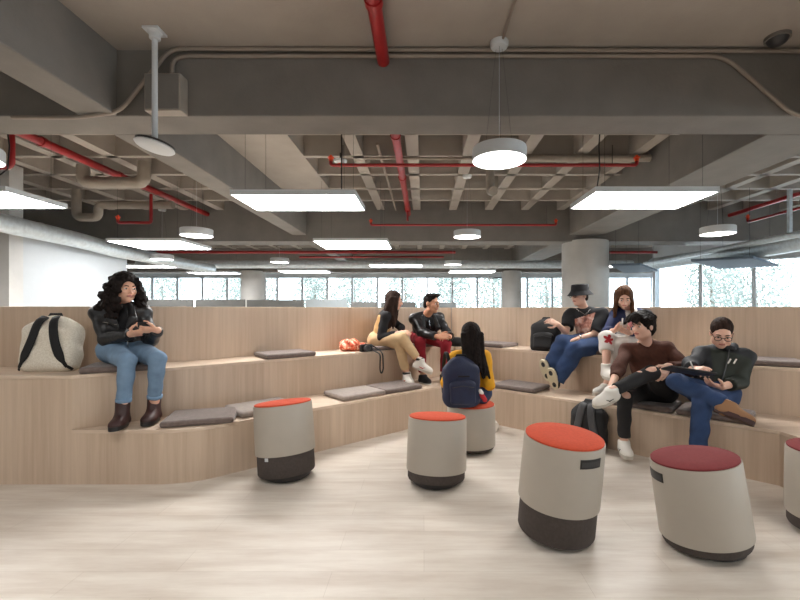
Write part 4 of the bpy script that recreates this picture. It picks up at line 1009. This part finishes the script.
for sg in (-1,1):
    for i in range(12): 
        a=g(sg*(.03+.004*i),.04-.008*i,.085-.008*i) if i<5 else g(sg*.075,.03-.012*i,.03)
        b=g(sg*.080,.055-.012*i,-.05); c=g(sg*(.085+r2.uniform(-.012,.02)),.07-.015*i,-.24+r2.uniform(-.05,.03))
        S.cone(a,b,.018,.02,k=.01); S.cone(b,c,.02,.010,k=.008)
for i in range(16): S.cone(g(-.07+.14*i/15,-.075,.0),g(-.085+.17*i/15,-.06,-.24+r2.uniform(-.04,.03)),.022,.010,k=.008)
p.hair_face_cut(S,-.02,.058,.082)
np_obj('hair',S.mesh(.0065,wr=.0018,wf=90),M['hair_brown'],p.root)
# earbud
MB().lathe([(.004,-.012),(.007,0),(.004,.008)],12,Matrix.Translation(tuple(g(.080,.004,-.012)))).build('earbud',M['white_shoe'],p.root)
wom6=p
# ---------------------------------------------------------------- 7 man in brown sweater
p=Person('man in a dark brown sweater and ripped black jeans holding his ankle',J_(
 pel=at(655,391,3.92),neck=at(645.5,342.5,3.93),head=at(643,326,3.86),face=(-.90,-.42,-.06),axis=(.93,-.26,.02),hw=.170,hax=(.8,-.6,0),sc=1.06,brow='hair_black',
 elR=at(617,372,3.72),wrR=at(610.5,388,3.52),hdR=(-.55,-.1,-.8),pnR=(.55,.75,-.2),cuR=.6,
 elL=at(688,362,3.80),wrL=at(668,366,3.58),hdL=(-.6,-.35,-.55),pnL=(-.3,.75,-.6),cuL=.35,
 knL=at(651.5,373,3.58),anL=at(611,391,3.42),upL=(-.22,-.30,.93),toeL=(-.92,-.22,-.28),knR=at(624.5,397,3.66),anR=at(624,443,3.70),toeR=(-.22,-.97,0)),SK['light'])
p.body(); J=p.J
p.top('sweater',M['brown_knit'],.016,hem=.0,sleeve=.95,sleeveR=.72,wr=.006,seed=12)
p.trousers(M['black_denim'],.008,end=.9,endR=.86,wr=.003,name='jeans',rips=((J['knL']+V(-.02,-.04,.055),(.06,.05,.04)),(J['knR']+V(0,-.05,.03),(.05,.05,.035))))
shoe(p.root,'sneaker',J['anR'],J['toeR'],M['white_shoe'],M['shoe_sole'],laces=M['lace_grey'],patch=M['black_plastic'])
shoe(p.root,'sneaker',J['anL'],J['toeL'],M['white_shoe'],M['shoe_sole'],laces=M['lace_grey'],patch=M['black_plastic'],up=(-.22,-.30,.93))
S=SDF(); g,R=p.hair_base(S,.004,top=.012,k=.02); r2=random.Random(31)
for i in range(46):
    x=-.075+.15*(i%12)/11; yy=-.05+.045*(i//12)
    S.cone(g(x,yy,.115-abs(x)*.5),g(x*1.1+r2.uniform(-.015,.015),yy+.06,.105-abs(x)*.5-(.04 if yy>.05 else 0)),.022,.012,k=.008)
p.hair_face_cut(S,-.035,.066,.085,y=.098); S.ell(g(0,.03,-.12),V(.12,.09,.085),R,op='sub',k=.01)
np_obj('hair',S.mesh(.0065,wr=.003,wf=80),M['hair_black'],p.root)
# ---------------------------------------------------------------- 8 man with tablet
p=Person('man with glasses in a dark zip jacket and blue jeans drawing on a tablet',J_(
 pel=at(713,393,3.58),neck=at(726,347.5,3.64),head=at(721.5,333,3.53),face=(-.45,-.80,-.40),hup=(-.1,-.3,1),axis=(.93,-.34,0),hw=.158,hax=(.8,-.6,0),sc=1.04,
 elR=at(685,368,3.46),wrR=at(692,369,3.30),hdR=(.1,-.75,.1),pnR=(.35,.2,-.9),cuR=.8,
 elL=at(757,396,3.52),wrL=at(722,387,3.34),hdL=(-.93,-.15,.22),pnL=(.05,.25,.95),cuL=.35,
 knR=at(676,382,3.42),anR=at(729,405,3.12),upR=(.50,.15,.85),toeR=(.58,-.72,-.35),knL=at(702,403,3.28),anL=at(697,461,3.26),toeL=(-.2,-.97,0)),SK['light'])
p.body(); J=p.J; man8=p
jk=p.top('jacket',M['charcoal'],.020,hem=-.02,sleeve=.98,sleeveL=.80,wr=.007,belly=.03,seed=15)
patch_from('jacket_front',jk,lambda c,n:abs(np.dot(c-J['neck'],p.ax))<.14 and np.dot(n,p.fwd)>.25 and np.dot(c-J['neck'],p.spine)<-.06,.003,M['green_jkt'],jk)
zc=J['neck']+p.fwd*.12-p.spine*.04
MB().tube([zc,zc+p.fwd*.04-p.spine*.10,zc+p.fwd*.05-p.spine*.3],.004,6).build('zip',M['dark_metal'],jk)
for x in (.02,.06):
    a=J['neck']+p.fwd*.158-p.spine*.135+p.ax*x; MB().tube([a,a-p.spine*.04+p.fwd*.006-p.ax*.012],.006,8).build('zip_pull',M['white_cloth'],jk)
np_obj('collar',SDF().cone(J['neck']+p.spine*.005-p.ax*.05+p.fwd*.02,J['neck']-p.spine*.03+p.fwd*.11-p.ax*.02,.036,.024).cone(J['neck']+p.spine*.005+p.ax*.05+p.fwd*.02,J['neck']-p.spine*.03+p.fwd*.11+p.ax*.02,.036,.024).cone(J['neck']+p.ax*.05-p.fwd*.03,J['neck']-p.ax*.05-p.fwd*.03,.034).mesh(.007),M['charcoal'],jk)
p.trousers(M['denim'],.014,end=.93,wr=.005,name='jeans')
shoe(p.root,'shoe',J['anR'],J['toeR'],M['brown_shoe'],M['boot'],up=(.50,.15,.85),sole_h=.03,laces=M['boot'])
shoe(p.root,'shoe',J['anL'],J['toeL'],M['brown_shoe'],M['boot'],sole_h=.02)
S=SDF(); g,R=p.hair_base(S,-.004,top=.004,k=.015); p.hair_face_cut(S,-.028,.074,.098,y=.094); S.ell(g(0,.03,-.12),V(.12,.09,.085),R,op='sub',k=.01)
S.ell(g(0,-.115,.005),V(.03,.035,.03),R,k=.012)
np_obj('hair',S.mesh(.0065,wr=.0015,wf=90),M['hair_dark'],p.root)
HR=Matrix([[p.l[i]*1.04,p.f[i]*1.04,p.u[i]*1.04,(J['head'])[i]] for i in range(3)]+[[0,0,0,1]])
gl=MB()
for q in (-1,1): gl.tube([HR@Vector((q*.034+.023*math.cos(t),.105,-.002+.018*math.sin(t))) for t in [k*PI/8 for k in range(17)]],.003,6)
gl.tube([HR@Vector((-.012,.106,.004)),HR@Vector((.012,.106,.004))],.0028,6)
for q in (-1,1): gl.tube([HR@Vector((q*.057,.103,.006)),HR@Vector((q*.08,.0,.008))],.0028,6)
gl.build('glasses',M['black_plastic'],p.root)
# ================================================================== BAGS AND SMALL THINGS
M['canvas']=print_mat('cream_canvas',srgb(212,203,186),srgb(220,212,196),srgb(228,221,207),90)
M['strap']=mat('black_strap',srgb(22,22,24),.8,var=.15,scale=30)
M['nylon_black']=mat('black_nylon',srgb(26,26,28),.7,var=.2,scale=12,bump=.2,bscale=60)
M['nylon_grey']=mat('grey_nylon',srgb(72,72,74),.7,var=.1)
M['nylon_navy']=mat('navy_nylon',srgb(30,38,66),.7,var=.2,scale=12,bump=.2,bscale=60)
M['scarf']=print_mat('orange_floral',srgb(190,70,48),srgb(232,120,84),srgb(240,214,190),28)
def backpack(name,loc,rz,tilt,w,h,d,m,label,straps=False,pocket=True,strap_m='strap',flat=1.0,roll=0,grp='backpacks'):
    """local frame: x across, -y towards the viewer, z up; straps on the -y side when straps=True"""
    t=empty(name,loc,label,'backpack',grp); t.rotation_euler=(tilt,roll,rz)
    S=SDF(); S.box((0,0,h*.40),(w/2,d/2,h*.40),rad=.05,k=.03); S.ell((0,0,h*.68),(w*.46,d*.48,h*.32),k=.08)
    S.ell((0,0,h*.25),(w*.5,d*.56,h*.27),k=.06)
    np_obj('main_bag',S.mesh(.009,wr=.004,wf=22,seed=len(name)+int(w*100)),m,t)
    sg=-1 if straps else 1
    if pocket:
        P_=SDF().box((0,-sg*-1*0+(-d*.5-.012 if not straps else d*.5+.012),h*.28),(w*.36,.035,h*.22),rad=.03).ell((0,(-d*.5-.010 if not straps else d*.5+.01),h*.45),(w*.33,.04,h*.12),k=.03)
        fp=np_obj('front_pocket',P_.mesh(.008,wr=.002),m,t)
        yy=-d*.5-.05 if not straps else d*.5+.05
        MB().tube([(-w*.3,yy,h*.40),(0,yy-.004,h*.44),(w*.3,yy,h*.40)],.004,6).build('zip',M['dark_metal'],fp)
    MB().tube([(-.05,0,h*.97),(-.04,0,h*1.03),(.04,0,h*1.03),(.05,0,h*.97)],.010,8).build('top_handle',M[strap_m],t,smooth=True)
    if straps:
        for q in (-1,1):
            pts=fillet([(q*w*.10,-d*.30,h*.965),(q*w*.14,-d*.62,h*.86),(q*w*.20,-d*.66,h*.55),(q*w*.32,-d*.62,h*.25),(q*w*.44,-d*.45,h*.06)],.08,5)
            MB().tube(pts,[.034]*(len(pts)-4)+[.03,.024,.016,.012],10,flat=((0,-1,.15),.30)).build('shoulder_strap',M[strap_m],t,smooth=True)
            MB().tube([(q*w*.40,-d*.5,h*.10),(q*w*.50,-d*.25,h*.02)],.012,8,flat=((0,-1,0),.35)).build('strap_webbing',M[strap_m],t,smooth=True)
    return t
backpack('backpack',(-3.03,3.36,T2+.002),.10,-.14,.40,.45,.16,M['canvas'],'cream canvas backpack with black straps leaning on the left oak panel',straps=True)
backpack('backpack',at(545,351.5,5.02),-.55,-.16,.33,.40,.18,M['nylon_black'],'black backpack on the upper bench beside the bucket-hat man')
bp=backpack('backpack',(1.555,3.93,.002),-.70,-.10,.31,.44,.17,M['nylon_black'],'black backpack standing on the floor against the lower bench',straps=True,strap_m='nylon_grey')
# navy backpack worn by the girl
nb=backpack('backpack',(.335,3.715,.455),.06,-.06,.315,.44,.15,M['nylon_navy'],'navy backpack on the back of the girl in yellow')
for q in (-1,1):
    pts=fillet([(q*.10,.05,.37),(q*.115,.10,.475),(q*.12,.21,.47),(q*.13,.31,.30),(q*.14,.22,.12),(q*.14,.06,.06)],.07,4)
    MB().tube(pts,.018,8,flat=((0,0,1),.4)).build('shoulder_strap',M['strap'],nb,smooth=True)
MB().box(-.05,.05,-.004,.0,.27,.285,Matrix.Translation((0,-.152,0))).build('logo_strip',M['strap'],nb)
tw=np_obj('key_tag',SDF().cone((0,0,0),(.03,0,-.05),.02,.022).mesh(.006),M['red_cloth'],nb); tw.location=(.17,-.06,.11)
np_obj('key_tag',SDF().cone((0,0,0),(.012,0,-.02),.018,.02).mesh(.006),M['white_cloth'],nb).location=(.16,-.062,.14)
# orange scarf bag
sc_=SDF(); r2=random.Random(8)
for i in range(26): sc_.ell((r2.uniform(-.14,.14),r2.uniform(-.06,.06),r2.uniform(.03,.11)),V(1,1,.8)*r2.uniform(.04,.06),k=.02)
so=np_obj('scarf_bundle',sc_.mesh(.008,wr=.006,wf=60),M['scarf']); so.location=at(354,351,5.02)+Vector((0,0,.0)); so.location.z=T2-.002
so.rotation_euler=(0,0,.6); tag(so,'crumpled orange floral scarf bundle on the left upper bench','scarf')
cb=empty('camera_pouch',(*at(366,349,4.90).xy,T2+.002),'small black camera with a strap lying beside the orange scarf','camera',None,.5)
MB().box(-.075,.075,-.03,.03,0,.085).build('body',M['black_plastic'],cb,bevel=.012)
MB().lathe([(.035,0),(.035,.05),(.03,.055),(.01,.05)],24,Matrix.Translation((-.01,-.03,.042))@Matrix.Rotation(PI/2,4,'X')).build('lens',M['dark_metal'],cb,smooth='auto')
MB().tube(fillet([(.075,0,.07),(.13,-.03,.03),(.14,-.10,.012),(.13,-.20,-.02),(.13,-.215,-.20),(.105,-.215,-.245),(.09,-.21,-.20),(.10,-.20,-.02),(.08,-.05,.012),(-.0,.02,.088)],.04,4),.009,8,flat=((0,-1,.3),.4)).build('strap',M['strap'],cb,smooth=True)
hb=np_obj('hand_bag',SDF().ell((0,0,.06),(.13,.08,.06)).box((0,0,.045),(.11,.07,.043),rad=.03,k=.03).mesh(.008,wr=.003),M['nylon_black']); hb.location=(*at(457,345,5.62).xy,T2+.001)
tag(hb,'soft black bag on the upper bench at the knee of the man in red trousers','bag')
# phone held by woman 6
mid=(wom6.J['wrR']+wom6.J['wrL'])/2+V(-.0,-.05,.055)
ph=empty('mobile_phone',mid,'white mobile phone held by the woman in the navy jacket','phone'); ph.rotation_euler=(math.radians(-38),0,math.radians(-20))
MB().box(-.036,.036,-.074,.074,-.004,.004).build('case',M['white_cloth'],ph,bevel=.003); MB().box(-.033,.033,-.068,.068,.0041,.0052).build('screen',M['black_plastic'],ph)
# phone in the hands of woman 1
mid=(wom1.J['wrR']+wom1.J['wrL'])/2+V(.02,-.045,.03)
ph=empty('mobile_phone',mid,'black mobile phone between the hands of the curly-haired woman','phone'); ph.rotation_euler=(math.radians(-50),0,math.radians(30))
MB().box(-.035,.035,-.07,.07,-.004,.004).build('case',M['black_plastic'],ph,bevel=.003); MB().box(-.032,.032,-.065,.065,.0041,.0052).build('screen',M['dark_metal'],ph)
# tablet
tb=empty('tablet',at(688,371,3.16),'dark tablet in a case resting on the crossed leg of the man with glasses','tablet')
tb.rotation_euler=(math.radians(-14),math.radians(9),math.radians(-12))
MB().box(-.155,.155,-.105,.105,-.008,.006).build('case',M['black_plastic'],tb,bevel=.004); MB().box(-.14,.14,-.09,.09,.0061,.0072).build('screen',M['dark_metal'],tb)
st=MB().tube([at(690.5,362,3.20),at(694,370,3.24)],[.005,.0055],10).build('stylus',M['white_shoe'],origin=at(692,366,3.22),smooth=True); tag(st,'white stylus in the right hand of the man with glasses','stylus')
